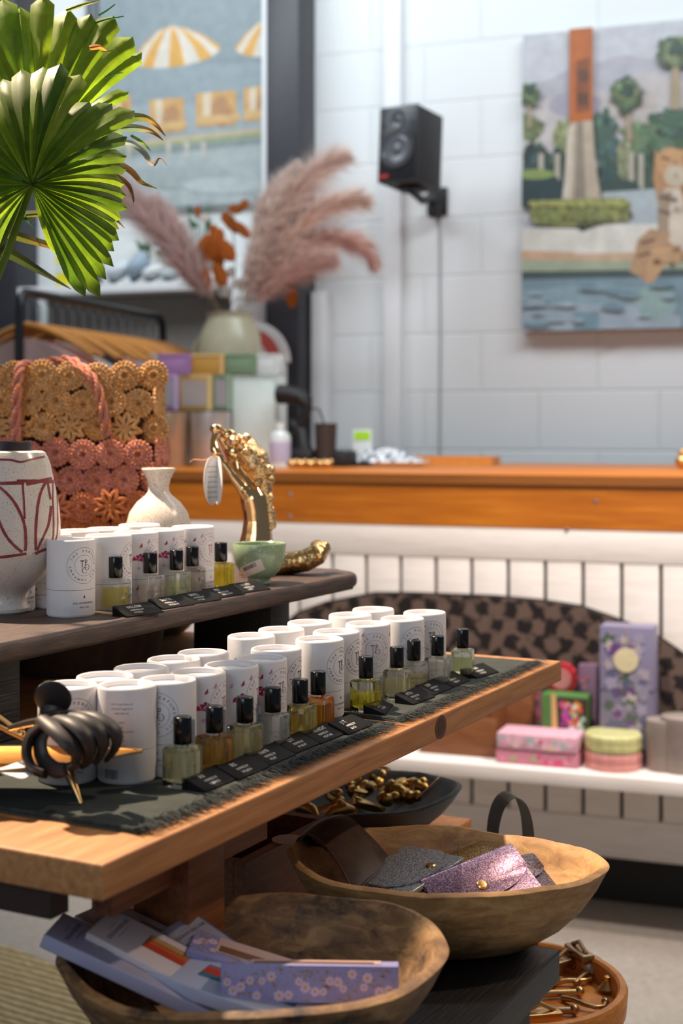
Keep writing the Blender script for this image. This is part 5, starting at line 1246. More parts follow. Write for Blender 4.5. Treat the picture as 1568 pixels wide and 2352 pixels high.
def motif(u0, z0, rad, kind, outw=0.0, c=None):
    q0, n_ = bk(u0, z0); tx = Vector((0, 0, 1)).cross(n_); cbase = c or ccol(z0); seed = R.random()*99
    if kind == 'star':
        for k in range(8):
            a = 2*PI*k/8+seed; d_ = tx*math.cos(a)+Vector((0, 0, 1))*math.sin(a); pp = tx*-math.sin(a)+Vector((0, 0, 1))*math.cos(a)
            base = q0+n_*(.004+outw)
            for sgn in (-1, 1):
                pts = [base+d_*rad*w+pp*rad*.16*sgn*math.sin(PI*w)+n_*.003*math.sin(PI*w) for w in (.05, .25, .45, .65, .85, 1.02)]
                b.c = cbase; b.tube(pts, [.0020, .0026, .0028, .0028, .0026, .002], 6)
        b.ball(q0+n_*(.005+outw), .0035, 8, 6); return
    Z = Vector((0, 0, 1)); ph = seed
    def stitch(a, r0, r1, h0, h1, w0, w1, bow=0.0):
        d_ = tx*math.cos(a)+Z*math.sin(a); t_ = Z*math.cos(a)-tx*math.sin(a); f = R.uniform(.82, 1.12); b.c = (cbase[0]*f, cbase[1]*f, cbase[2]*f, 1)
        b.tube([q0+d_*r0+n_*(h0+outw), q0+d_*(r0+r1)*.5+t_*bow+n_*(max(h0, h1)+.0016+outw), q0+d_*r1+n_*(h1+outw)], [w0, (w0+w1)*.55, w1], 5, cap=False)
    def ring(rr, cnt, h, w):
        pts = []
        for k in range(cnt*2+1):
            a = 2*PI*k/(cnt*2)+ph; d_ = tx*math.cos(a)+Z*math.sin(a); pts.append(q0+d_*(rr+(.0009 if k % 2 else -.0003))+n_*(h+outw+(.0010 if k % 2 else 0)))
        b.c = (cbase[0]*1.08, cbase[1]*1.08, cbase[2]*1.08, 1); b.tube(pts, [w*(1.15 if k % 2 else .8) for k in range(len(pts))], 5, cap=False)
    ns = 12
    for k in range(ns): stitch(2*PI*k/ns+ph, rad*.10, rad*.52, .0005, .0042, .0010, rad*.13)
    for k in range(19): stitch(2*PI*k/19+ph+.1, rad*.48, rad*.90, .0036, .0026, rad*.09, rad*.135)
    ring(rad*.52, 12, .0046, .0013); ring(rad*.93, 22, .0030, .0021)
for row in range(rows):
    z0 = HB-sp*(row+.42); n = round(PER/(sp*1.06)); kinds = {5: 'star', 2: 'star'}
    for k in range(n):
        u0 = PER*(k+(.5 if row % 2 else 0))/n
        kd = kinds.get(row, 'disc') if k % 2 else 'disc'
        motif(u0, z0+R.uniform(-.003, .003), sp*(.66 if kd == 'star' else .56)*R.uniform(.95, 1.04), kd, .003*(row % 2)+(.004 if row == 3 else 0))
b.build('crochet_body', M['crochet'], r)
b = MB(); b.recalc = False
def lining(u, v):
    q, n_ = bk(u*PER, v*(HB-.028)+.002); return q-n_*.006
b.col('#4a2a18'); b.grid(lining, 90, 12, wrapu=True, cfn=lambda u, v: ((*lin('#5a3c20'), 1) if v > .66 else (*lin('#4a2016'), 1)))
b.slab([(bk(PER*k/40, 0)[0].x*.97, bk(PER*k/40, 0)[0].y*.95) for k in range(40)], .0005, .002); b.build('inner_mesh', M['fabric'], r)
def braid(name, pts, rad, c, par):
    st = stroke([Vector(p) for p in pts], 80); b = MB(); b.col(c)
    for s_ in range(3):
        out_ = []
        for i, p in enumerate(st):
            t_ = (st[min(i+1, 79)]-st[max(i-1, 0)]).normalized(); x = t_.cross(Vector((0, 1, 0.01))).normalized(); y = t_.cross(x)
            a = i*.42+s_*2*PI/3; out_.append(p+x*math.cos(a)*rad*.75+y*math.sin(a)*rad*.55)
        b.tube(out_, rad*.62, 7)
    return b.build(name, M['rope'], par)
def bp(px, py, d): return P(px, py, d)-bo
braid('handle', [bp(36, 1010, 1.815), bp(37, 950, 1.812), bp(40, 880, 1.812), bp(48, 842, 1.82), bp(80, 838, 1.86), bp(120, 830, 1.87), bp(160, 828, 1.84), bp(195, 850, 1.815), bp(222, 890, 1.812), bp(238, 950, 1.812), bp(247, 1000, 1.815)], .0052, '#d2897e', r)
# ================================================================== LOW BENCH, CARVED BOWLS AND WHAT THEY HOLD
C0 = G(1286, 2180, BZ)
bn = thing('black_bench', 'worn black painted wooden bench carrying the two carved bowls', 'bench', (C0.x, C0.y, 0), UA)
b = MB(); b.box(-.80, 0, .0, .155, BZ-.027, BZ, bev=.002); b.build('plank', M['black_wood'], bn)
b = MB(); b.box(-.80, -.004, .162, .25, BZ-.027, BZ-.001, bev=.002); b.build('plank', M['black_wood'], bn)
for x in (-.12, -.74):
    b = MB(); b.box(x, x+.03, .01, .245, BZ-.075, BZ-.0275, bev=.001); b.build('cross_bar', M['black_wood'], bn)
    for y, dy in ((.004, -.05), (.21, .03)):
        b = MB(); mtx = Matrix.Translation((x+.031, y, 0))
        v = [b.v(q) for q in ((x+.0305, y+dy, 0), (x+.0555, y+dy, 0), (x+.0555, y+dy+.035, 0), (x+.0305, y+dy+.035, 0), (x+.0305, y, BZ-.028), (x+.0555, y, BZ-.028), (x+.0555, y+.035, BZ-.028), (x+.0305, y+.035, BZ-.028))]
        for q in ((3, 2, 1, 0), (4, 5, 6, 7), (0, 1, 5, 4), (1, 2, 6, 5), (2, 3, 7, 6), (3, 0, 4, 7)): b.face([v[i] for i in q])
        b.build('leg', M['black_wood'], bn)

def carved_bowl(name, label, cx, cy, z, a, b_, h, rot, mat, thk=.008, expo=2.2, egg=0.0, seed=1, flat=.55, dip=.006, nu=96):
    r = thing(name, label, 'bowl', (cx, cy, z), rot)
    prof = [(0.0, 0.0), (flat*.6, 0.0), (flat, .0), (flat+.06, .03), (.72, .24), (.84, .48), (.93, .74), (.985, .95), (1.0, 1.0)]
    def pt(u, sc, zz, off=0):
        t_ = 2*PI*u; c, s = math.cos(t_), math.sin(t_)
        x = math.copysign(abs(c)**(2/expo), c); y = math.copysign(abs(s)**(2/expo), s)
        if egg: y *= 1-egg*(x+1)*.5*abs(x); x *= 1+egg*.12*(x > 0)*(abs(x)**6)
        wob = 1+.02*noise.noise(Vector((c*2.1, s*2.1, seed)))*sc
        q = Vector((x*a*wob*sc, y*b_*wob*sc, 0)); n_ = Vector((x/a, y/b_, 0)).normalized() if sc > .05 else Vector((0, 0, 0))
        q -= n_*off; rimz = dip*noise.noise(Vector((c*1.7, s*1.7, seed+9)))*zz + .004*abs(c)**3*zz
        q.z = h*zz+rimz+(.0006*noise.noise(Vector((c*14, s*14, zz*5+seed)))); return q
    secs = [(s, z_, 0) for s, z_ in prof]+[(1.0, 1.03, thk*.35), (1.0, 1.03, thk*.7), (1.0, .99, thk)]
    inner = [(max(.0, s), z_) for s, z_ in prof[::-1][1:]]
    for s, z_ in inner: secs.append((s, z_*(1-.12)+.12, thk*(1 if s > .3 else 0)))
    bb = MB()
    bb.grid(lambda u, v: pt(u, *secs[round(v*(len(secs)-1))]), nu, len(secs), wrapu=True)
    bmesh.ops.remove_doubles(bb.bm, verts=bb.bm.verts, dist=2e-5)
    bb.build('body', mat, r); return r
b1 = carved_bowl('carved_bowl', 'large old carved wooden bowl full of pens and floral cartons, nearest the camera', -.062, 1.003, BZ+.0003, .137, .120, .068, math.radians(9), M['bowl_a'], .010, 2.15, 0, 3, .5)
b2 = carved_bowl('carved_bowl', 'honey brown carved wooden bowl holding glittery card wallets', .088, 1.222, BZ+.0003, .136, .104, .066, math.radians(-12), M['bowl_b'], .008, 2.2, .25, 5, .5)
LZ = HC-.46-.006
b3 = carved_bowl('carved_bowl', 'charcoal wooden bowl of gold trinkets under the far end of the pine table', .002, 1.633, LZ+.0003, .140, .105, .048, math.radians(18), M['bowl_c'], .008, 2.1, 0, 8, .55)

def slab_in(b, fr, L, W, z0, z1, r=.002, bev=0):
    pts = []
    for cx, cy, a0 in ((L-r, W-r, 0), (r, W-r, PI/2), (r, r, PI), (L-r, r, 3*PI/2)):
        for k in range(4): a = a0+PI/2*k/3; pts.append((cx+r*math.cos(a), cy+r*math.sin(a)))
    b.slab(pts, z0, z1, fr, bev)
def local_thing(name, label, cat, fr, group=None):
    o = thing(name, label, cat, (0, 0, 0), 0, group); o.matrix_world = fr; o.location = fr.to_translation(); o.rotation_euler = fr.to_euler(); return o
# card wallets
def wallet(label, A_, B2, C_, L, W, mat, flap=.62, snap=(.5, .5)):
    fr = frame(A_, B2, C_); r = local_thing('card_wallet', label, 'wallet', fr)
    b = MB(); slab_in(b, None, L, W, 0, .0045, .006, .0012); b.build('pocket', mat, r)
    n = 18; pts = [(0, 0), (0, W*flap*.62)]
    for k in range(n+1):
        u = k/n; x = L*u; q = 1-abs(2*u-1)**3.2; pts.append((x, W*flap*(.62+.38*q)))
    pts += [(L, 0)]; pts = [pts[0]]+pts[2:-1][::1]+[pts[-1]]
    b = MB(); b.slab(pts[::-1], .0049, .0066, None, .0005); b.build('flap', mat, r)
    b = MB(); b.tube([(0.001, .0, .0033), (L-.001, .0, .0033)], .0033, 10); b.build('fold', mat, r)
    sx, sy = L*snap[0], W*flap*snap[1]
    b = MB(); b.lathe([(0, .0), (.0046, 0), (.0046, .0008), (.0036, .0018), (0, .0022)], 20, sx, sy, .0067); b.build('snap_button', M['brass'], r, label='brass snap button'); return r
wallet('lilac and rose glitter card wallet lying on top in the honey bowl', P(1172, 1950, 1.245), P(975, 2030, 1.195), P(1258, 2052, 1.215), .100, .060, M['glit_lilac'], .60, (.52, .66))
wallet('grey glitter card wallet leaning at the left of the lilac one', P(938, 1958, 1.275), P(820, 2030, 1.215), P(990, 2000, 1.225), .085, .062, M['glit_grey'], .95, (.40, .82))
wallet('bronze gold glitter card wallet behind the lilac one', P(1108, 1946, 1.295), P(968, 2005, 1.235), P(1140, 1985, 1.265), .085, .058, M['glit_bronze'], .8, (.35, .75))
wallet('dark plum glitter card wallet showing only its right end behind the lilac one', P(1222, 1974, 1.262), P(1140, 1990, 1.24), P(1252, 2030, 1.238), .055, .040, M['glit_dark'], .6, (.5, .6))
wallet('olive bronze card wallet at the bottom between the grey and lilac ones', P(985, 2036, 1.205), P(900, 2052, 1.19), P(990, 2066, 1.185), .06, .04, M['glit_bronze'], .5, (.8, .6))
for k, (x, y, d, lb) in enumerate(((1058, 1975, 1.262, 'small white price tag on the bronze wallet'), (1214, 1992, 1.243, 'small white price tag beside the dark plum wallet'))):
    fr = frame(P(x, y, d), P(x+20, y-4, d+.01), P(x+4, y-14, d+.02)); r = local_thing('price_tag', lb, 'tag', fr)
    b = MB(); slab_in(b, None, .014, .010, 0, .0006, .002); b.build('card', M['paper'], r)
# folded leather pouch stack curving over the left rim
r = thing('leather_clutch', 'brown metallic leather clutches folded over the left rim of the honey bowl', 'clutch', (P(700, 1960, 1.24).x, 1.24, BZ))
lo = Vector(r.location)
for k in range(5):
    o_ = k*.0042
    pts = [P(672+k*5, 1952+k*3, 1.265), P(684+k*7, 1925+k*5, 1.262), P(712+k*9, 1918+k*8, 1.252), P(745+k*9, 1940+k*9, 1.235), P(778+k*9, 1985+k*8, 1.212), P(802+k*8, 2030+k*5, 1.19), P(812+k*7, 2052+k*3, 1.18)]
    st = stroke([p-lo for p in pts], 26); b = MB(); wv = Vector((.030, .052, .004)); wv.normalize()
    b.grid(lambda u, v: st[min(25, round(u*25))]+wv*(v*.06)+Vector((0, 0, .004*math.sin(PI*v))), 26, 8)
    geo = b.bm.faces[:]; rr = bmesh.ops.solidify(b.bm, geom=geo, thickness=.0016)
    b.build('leather_panel', M['leather'], r)
    b = MB(); b.tube([p+Vector((0, -.0008, 0)) for p in st[8:]], .0011, 6); b.build('edge_piping', M['leather_sheen'], r)

# slim window packets and floral cartons in the front bowl
def packet(label, p0, px_, py_, L, W, c, strips, side='#57608c', T=.010, text=True, group=None):
    fr = frame(p0, px_, py_); r = local_thing('pen_packet', label, 'packet', fr, group)
    b = MB(); b.col(c); slab_in(b, None, L, W, 0, T, .0015, .0018); b.build('sleeve', M['card'], r)
    b = MB(); b.recalc = False; z = T+.00012; b.col(side); b.poly([(.001, W-.0008, z), (L, W-.0008, z), (L, W-.0016, z), (.001, W-.0016, z)]); 
    x0, x1, y0, y1 = .036, L-.018, W*.40, W*.80
    b.col('#2f2a2c'); b.poly([(x0, y0, z), (x1, y0, z), (x1, y1, z), (x0, y1, z)])
    n = len(strips)
    for k, s_ in enumerate(strips):
        a, q = y0+(y1-y0)*k/n, y0+(y1-y0)*(k+1)/n; b.col(s_); b.poly([(x0+.0006, a+.0002, z+.0001), (x1-.0006, a+.0002, z+.0001), (x1-.0006, q-.0002, z+.0001), (x0+.0006, q-.0002, z+.0001)])
    b.build('window', M['satin'], r, label='clear window showing coloured pens')
    if text:
        b = MB(); b.recalc = False; b.col('#3a3438')
        pol = shift(text_polys('DESIGNWORKS INK', .0046, sx=.8), .015, W*.5, PI/2)+shift([[(-.009, 0), (.009, 0), (.009, .0003), (-.009, .0003)]], .0195, W*.5, PI/2)+shift([[(-.006, 0), (.006, 0), (.006, .0003), (-.006, .0003)]], .0105, W*.5, PI/2)
        for pp in pol: b.poly([(x, y, z) for x, y in pp])
        b.build('lettering', M['print'], r)
    return r
packet('pale blue pen packet lying lowest along the left side of the front bowl', P(88, 2176, .965), P(420, 2332, .955), P(104, 2114, 1.010), .150, .046, '#9a9bb8', ['#3f6f86', '#b5474a', '#a83040'])
packet('cream pen packet with an orange window, propped above the left blue one', P(187, 2170, .985), P(455, 2312, .965), P(248, 2112, 1.028), .155, .045, '#c9bfc4', ['#b23a26', '#b8572a', '#a8895a'])
packet('cream packet mostly hidden behind the cream one with the orange window', P(163, 2132, 1.03), P(330, 2215, 1.0), P(206, 2084, 1.07), .11, .045, '#bdb3b6', ['#7a5a44', '#8b6a50'])
packet('pale blue pen packet with a red window, foremost in the front bowl', P(314, 2258, .975), P(700, 2392, .925), P(342, 2194, 1.018), .128, .046, '#a6adc6', ['#3f6f86', '#c23c2a', '#9c5a62'])
packet('grey pen packet at the back of the front bowl behind the tall floral carton', P(355, 2170, 1.03), P(480, 2262, 1.0), P(452, 2128, 1.055), .085, .038, '#8e8da0', ['#7c2a38', '#5a3040'])
def floral_carton(label, p0, px_, py_, L, W, Hh, seed):
    fr = frame(p0, px_, py_); r = local_thing('floral_carton', label, 'carton', fr)
    b = MB(); b.col('#8583b4'); b.box(0, L, 0, W, -Hh, 0, bev=.0008); b.build('carton_body', M['card'], r)
    R = random.Random(seed); b = MB(); b.recalc = False
    def sprig(put, lx, ly):
        n = int(lx*ly/.000022)
        for k in range(n):
            x, y = R.uniform(.003, lx-.003), R.uniform(.002, ly-.002); a = R.uniform(0, 6.28); l = R.uniform(.003, .007)
            b.col('#8a6a2a'); b.poly([put(min(lx-.0005, max(.0005, x+dx)), min(ly-.0005, max(.0005, y+dy)), 0) for dx, dy in ((0, 0), (l*.5*math.cos(a)+.0009, l*.5*math.sin(a)+.0011), (l*math.cos(a), l*math.sin(a)), (l*.5*math.cos(a), l*.5*math.sin(a)))])
        m_ = max(4, int(lx*ly/.00013))
        for k in range(m_):
            x, y = (k+.5)/m_*lx+R.uniform(-.002, .002), R.uniform(.004, max(.0045, ly-.004)); rr = R.uniform(.0028, .0042); x = min(lx-rr, max(rr, x))
            b.col('#b9a6c6'); b.poly([put(min(lx-.0003, max(.0003, x+rr*(1 if j % 2 == 0 else .72)*math.cos(j*PI/7))), min(ly-.0003, max(.0003, y+rr*(1 if j % 2 == 0 else .72)*math.sin(j*PI/7))), 1) for j in range(14)])
            b.col('#b98c2e'); b.poly([put(x+rr*.32*math.cos(j*PI/3), y+rr*.32*math.sin(j*PI/3), 2) for j in range(6)])
        for k in range(n*2):
            x, y = R.uniform(.001, lx-.001), R.uniform(.001, ly-.001); b.col('#5c62a0'); q = .0005; b.poly([put(x, y, 0), put(x+q, y, 0), put(x+q, y+q, 0), put(x, y+q, 0)])
    e = .0001
    sprig(lambda x, y, k: (x, -e-.00005*k, y-Hh), L, Hh)
    sprig(lambda x, y, k: (-e-.00005*k, y, x*1.0-Hh) , Hh, W)
    sprig(lambda x, y, k: (x, y, e+.00005*k), L*.18, W)
    b.build('floral_print', M['print'], r)
    b = MB(); b.recalc = False; b.col('#b79a92'); b.poly([(L*.16, W*.28, .0004), (L*.9, W*.28, .0004), (L*.9, W*.95, .0004), (L*.16, W*.95, .0004)]); b.col('#6d4a2c'); b.poly([(L*.18, W*.34, .0006), (L*.86, W*.34, .0006), (L*.86, W*.6, .0006), (L*.18, W*.6, .0006)])
    b.build('top_window', M['satin'], r); return r
floral_carton('lilac floral carton standing at an angle behind the front one in the bowl', P(430, 2182, 1.0), P(642, 2248, .995), P(470, 2126, 1.040), .115, .032, .026, 31)
floral_carton('long lilac floral carton lying in front across the bowl, facing the camera', P(507, 2214, .958), P(915, 2220, .952), P(560, 2200, .985), .1195, .0215, .0240, 32)
floral_carton('dark shaded floral carton under the long front one', P(600, 2316, 1.0), P(800, 2320, .998), P(640, 2290, 1.03), .062, .02, .018, 33)

# gold trinkets in the charcoal bowl
def trinket(kind, o):
    b = MB()
    if kind == 0:
        b.tube([(-.018, 0, 0), (-.006, .002, .004), (.008, 0, .005), (.020, -.002, .001)], [.004, .008, .007, .003], 10); b.ball((-.004, 0, .010), .006, 8, 6)
    elif kind == 1:
        b.ball((0, 0, 0), .011, 12, 8, sc=(1, .9, .8)); b.ball((.010, .002, .006), .007, 10, 6); b.tube([(0, 0, .004), (-.006, 0, .016), (-.002, 0, .022)], [.004, .003, .002], 8)
    elif kind == 2:
        b.grid(lambda u, v: Vector(((u-.5)*.050, (v-.5)*.02*math.sin(PI*min(.98, max(.02, u))), .003*math.cos(PI*(v-.5)*2))), 12, 6); b.tube([(-.025, 0, .002), (.024, 0, .003)], .0018, 6)
    else:
        b.lathe([(0, -.008), (.010, -.007), (.012, -.003), (.006, .002), (.005, .008), (.008, .011), (0, .014)], 16)
    bmesh.ops.recalc_face_normals(b.bm, faces=b.bm.faces)
    return b
R = random.Random(44)
spots3 = [(705, 1868, 0), (745, 1858, 2), (775, 1846, 1), (800, 1862, 2), (826, 1838, 3), (845, 1820, 0), (868, 1800, 1), (850, 1850, 2), (885, 1835, 1), (905, 1822, 0), (925, 1812, 3), (940, 1830, 1), (880, 1784, 3), (815, 1818, 1), (780, 1870, 0), (960, 1812, 0)]
tn = ['gold branch shaped trinket', 'round gold figure trinket', 'gold leaf shaped spoon', 'gold mushroom shaped knob']
where = ['at the left end of the heap', 'second from the left end of the heap', 'left of the heap centre', 'low in the heap centre', 'left of the tallest piece', 'upper middle of the heap', 'near the top of the heap', 'lower middle of the heap', 'right of the heap centre', 'upper right of the heap', 'at the right, standing upright', 'lower right of the heap', 'topmost of the heap', 'left of the topmost piece', 'lowest at the left front', 'last at the right end of the heap']
for k, (x, y, kd) in enumerate(spots3):
    g_ = G(x, y, LZ+.034); o = trinket(kd, None).build('gold_trinket', M['old_gold']); o.location = g_; o.rotation_euler = (R.uniform(-.5, .5), R.uniform(-.5, .5), R.uniform(0, 6.28))
    tag(o, '%s in the charcoal bowl, %s' % (tn[kd], where[k]), 'trinket', 'gold trinkets in the charcoal bowl')
o = MB(); o.tube([G(955, 1835, LZ+.04), G(985, 1808, LZ+.05), G(1008, 1785, LZ+.055)], .0010, 6); tag(o.build('jute_cord', simple('jute_cord_m', '#b98f62', .8)), 'thin jute cord trailing over the right rim of the charcoal bowl', 'cord')

# round wooden tray with an iron handle on a dark stool
TZ2 = .545; cT = Vector((.175, 1.475, 0)); RT_ = .118
st_ = thing('round_stool', 'dark round stool under the orange wooden tray', 'stool', (cT.x, cT.y, 0))
b = MB(); b.lathe([(0, TZ2-.045), (RT_-.012, TZ2-.045), (RT_-.004, TZ2-.04), (RT_-.002, TZ2-.0305), (0, TZ2-.03)], 56); b.build('seat', M['black_wood'], st_)
for k in range(3):
    a = k*2*PI/3+.4; b = MB(); b.tube([(.07*math.cos(a), .07*math.sin(a), TZ2-.046), (.11*math.cos(a), .11*math.sin(a), 0)], [.014, .011], 12); b.build('leg', M['black_wood'], st_)
tr = thing('round_tray', 'orange round wooden tray of brass hooks with an arched iron handle', 'tray', (cT.x, cT.y, TZ2-.0295))
b = MB(); b.lathe([(0, 0), (RT_-.004, 0), (RT_, .004), (RT_+.002, .026), (RT_, .030), (RT_-.006, .0305), (RT_-.0085, .028), (RT_-.010, .008), (0, .007)], 72); b.build('tray_body', M['tray_wood'], tr)
ho = Vector(tr.location); b = MB()
arcp = [(1122, 2195), (1126, 2050), (1130, 1920), (1138, 1868), (1152, 1838), (1172, 1825), (1192, 1836), (1206, 1868), (1213, 1920), (1218, 2050), (1222, 2195)]
cs = stroke([P(x, y, 1.50)-ho for x, y in arcp], 40)
wv = Vector((.009, -.030, 0))
b.grid(lambda u, v: cs[round(u*39)]+wv*(v-.5), 40, 3); bmesh.ops.solidify(b.bm, geom=b.bm.faces[:], thickness=.0022); b.build('handle', M['iron'], tr, label='flat grey iron strap handle')
def hook_piece(kind):
    b = MB(); k9 = .78
    if kind == 0: b.tube([(-.03, 0, 0), (-.01, 0, .004), (.010, 0, .004), (.022, .006, .003), (.026, .018, .002), (.020, .028, .002)], [.004, .0034, .003, .003, .003, .0036], 10); b.ball((.018, .030, .003), .0055, 8, 6)
    elif kind == 1: b.tube([(-.035, 0, .003), (.035, 0, .003)], .0048, 12); b.ball((.036, 0, .004), .007, 10, 8)
    elif kind == 2: b.lathe([(0, 0), (.011, .001), (.013, .005), (.008, .010), (.004, .014), (.0045, .020), (0, .022)], 18)
    else: b.box(-.028, .028, -.010, .010, 0, .012, bev=.003); b.tube([(-.02, 0, .012), (0, 0, .022), (.02, 0, .012)], .003, 8)
    for v in b.bm.verts: v.co *= k9
    return b
zt_ = TZ2-.0295+.0088; names = ['curved brass hook', 'straight brass rod handle', 'round brass knob', 'blocky aged brass pull']
for k, (x, y, kd, rz, m, lb, dz) in enumerate(((1345, 2235, 0, .9, 'brass_old', 'nearest the back of the tray', .004), (1300, 2210, 3, .6, 'brass_old', 'standing at the back of the tray', .006), (1330, 2190, 3, 1.9, 'brass_old', 'tallest piece at the back of the tray', .016),
    (1395, 2268, 2, 1.2, 'brass', 'lying alone at the right of the tray', 0), (1418, 2280, 1, 2.4, 'brass', 'x', 0), (1320, 2250, 0, 0, 'brass', 'bending towards the tray centre', .002), (1270, 2278, 1, .1, 'brass', 'across the middle of the tray', .002),
    (1255, 2318, 1, .05, 'brass_old', 'near the front rim of the tray', .002), (1330, 2300, 0, -.9, 'brass_old', 'curving down to the front rim', .002), (1240, 2335, 3, .2, 'brass', 'cut off by the bottom of the photo', .003), (1265, 2248, 2, .3, 'brass_old', 'beside the bench end', .004))):
    if lb == 'x': continue
    o = hook_piece(kd).build('brass_hook', M[m]); g_ = G(x, y, zt_+.004+dz); o.location = (g_.x, g_.y, zt_+dz); o.rotation_euler = (0, 0, rz); tag(o, '%s in the round tray, %s' % (names[kd], lb), 'hook', 'brass hooks and knobs in the round tray')
g_ = G(1362, 2216, zt_+.012); b = MB(); b.ball((0, 0, 0), .016, 20, 12, sc=(1, .8, .42)); o = b.build('pebble_tag', simple('grey_pebble', '#b5ab98', .6, var=.12)); o.location = g_; o.rotation_euler = (.7, .3, .3); tag(o, 'pale grey pebble shaped tag leaning at the back right of the round tray', 'tag')
# woven rug on the floor
pts = [(-2.2, 3.45), (-.70, 3.03), (-.45, 2.80), (-.25, 2.0), (-2.2, 2.0)]
t = NT('jute_rug'); co = t.coords((1, 1, 1), (0, 0, math.radians(32))); w = t.add('ShaderNodeTexWave', bands_direction='Y'); w.inputs['Scale'].default_value = 14; w.inputs['Distortion'].default_value = 2.0; w.inputs['Detail'].default_value = 3; w.inputs['Detail Scale'].default_value = 3; t.link(co, w.inputs['Vector'])
t.set(Base_Color=t.ramp(w.outputs[1], [(.2, lin('#8f7346')), (.6, lin('#c2ad82'))]), Roughness=.9); t.bump(w.outputs[1], 1.0, .01)
b = MB(); b.slab(pts, .0005, .014, None, .003); tag(b.build('rug', t.m), 'coarse ribbed jute rug on the concrete floor at the lower left', 'rug')

# ------------------------------------------------------------------ gold leaf dish with the hair claw
zd = HC-.2375; c_ = P(70, 1765, 1.015); r = thing('leaf_dish', 'gold leaf shaped footed dish carrying a black hair claw, at the left table end', 'dish', (c_.x, c_.y, CZ))
do = Vector(r.location)
tipx = P(326, 1737, 1.035)-do; Ld = tipx.x; lx = Ld+.20
def dish(u, v, e=0):
    x = -.20+lx*u; w = .046*math.sin(PI*min(.985, max(.015, u**.85)))**.75; y = (2*v-1)*w+tipx.y*max(0, u-.5)*2
    z = (zd-CZ)-.007*(1-(2*v-1)**2)*math.sin(PI*u)+.004*(u**3)+e; return Vector((x, y, z))
b = MB(); b.grid(lambda u, v: dish(u, v), 40, 13); b.build('dish_top', gold('dish_gold', '#d79a52', .28, b=.15), r)
b = MB(); b.grid(lambda u, v: dish(u, v, -.0014), 40, 13); b.build('dish_underside', simple('dish_dark_underside', '#17120e', .45), r, label='dark underside')
b = MB(); b.tube([dish(k/39, 0, -.0006) for k in range(40)]+[dish(1-k/39, 1, -.0006) for k in range(1, 40)], .0011, 6); b.build('rim', M['brass'], r)
for q in ((148, 1792, 186, 1846), (-60, 1792, -90, 1850)):
    ft = G(q[2], q[3], CZ+.0008)-do; tp = Vector((P(q[0], q[1], 1.0).x-do.x, .0, zd-CZ-.0065)); b = MB(); b.tube([tp, ft], [.0042, .0013], 12); b.build('leg', M['brass'], r)
b = MB(); b.tube([Vector((-.05, .03, zd-CZ-.006)), Vector((-.06, .045, .0005))], [.0042, .0013], 12); b.build('leg', M['brass'], r)
fr = frame(P(-14, 1778, .985), P(52, 1798, .975), P(-10, 1740, 1.02)); r = local_thing('price_tag', 'white price tag lying in the gold leaf dish', 'tag', fr)
b = MB(); slab_in(b, None, .0235, .030, .002, .0026, .003); b.build('card', M['paper'], r)
# earring
r = thing('gold_earring', 'gold bar earring with round beads lying left of the hair claw', 'earring', P(30, 1670, 1.03)); eo = Vector(r.location)
b = MB(); b.tube([P(-30, 1625, 1.045)-eo, P(42, 1678, 1.035)-eo], .0022, 6, flat=.5); b.tube([P(-30, 1655, 1.04)-eo, P(64, 1701, 1.02)-eo], .0016, 6); b.build('bar', M['brass'], r)
for x, y in ((53, 1664), (51, 1685)):
    b = MB(); b.ball(P(x, y, 1.028)-eo, .0026, 12, 8); b.build('bead', M['gold'], r)
b = MB(); b.tube([P(42, 1680, 1.03)-eo, P(54, 1672, 1.029)-eo], .0012, 6); b.build('link', M['gold'], r)
# hair claw
r = thing('hair_claw', 'matt black hair claw clip resting on the gold leaf dish', 'hair clip', P(150, 1700, .995)); ho = Vector(r.location)
q = lambda x, y, d: P(x, y, d)-ho
def finger(pts, rad, b):
    rad *= 1.25
    st = stroke([q(*p) for p in pts], 22); n = len(st); b.tube(st, [rad*(.75+.5*math.sin(PI*min(1, .15+.8*i/(n-1)))) for i in range(n)], 10, flat=.55)
for pts, rd in (([(98, 1652, .985), (130, 1678, .972), (163, 1708, .966), (180, 1728, .970), (172, 1742, .980)], .0052),
    ([(122, 1648, .99), (165, 1662, .976), (198, 1690, .970), (208, 1722, .974), (196, 1746, .985)], .0048),
    ([(145, 1644, .995), (195, 1652, .982), (230, 1682, .977), (238, 1715, .982), (222, 1746, .992)], .0046),
    ([(165, 1642, 1.0), (222, 1648, .99), (262, 1678, .985), (268, 1708, .99), (246, 1740, 1.0)], .0046)):
    b = MB(); finger(pts, rd, b); b.build('front_claw', M['clip'], r)
for pts, rd in (([(100, 1662, 1.0), (70, 1690, 1.0), (61, 1730, .995), (74, 1764, .99), (104, 1778, .985)], .0046),
    ([(110, 1668, 1.005), (92, 1705, 1.0), (100, 1745, .995), (128, 1768, .985), (150, 1766, .98)], .0044),
    ([(150, 1660, 1.01), (170, 1700, 1.02), (180, 1735, 1.01), (170, 1762, .995)], .0042),
    ([(190, 1655, 1.015), (215, 1700, 1.02), (212, 1735, 1.01), (190, 1758, 1.0)], .0042)):
    b = MB(); finger(pts, rd, b); b.build('rear_claw', M['clip'], r)
b = MB(); b.tube([q(92, 1652, .99), q(130, 1645, .996), q(190, 1643, 1.01)], [.0042, .0050, .0034], 12); b.tube([q(96, 1655, 1.0), q(60, 1662, 1.01), q(22, 1672, 1.02)], [.0026, .0026, .002], 8); b.build('spine', M['clip'], r)
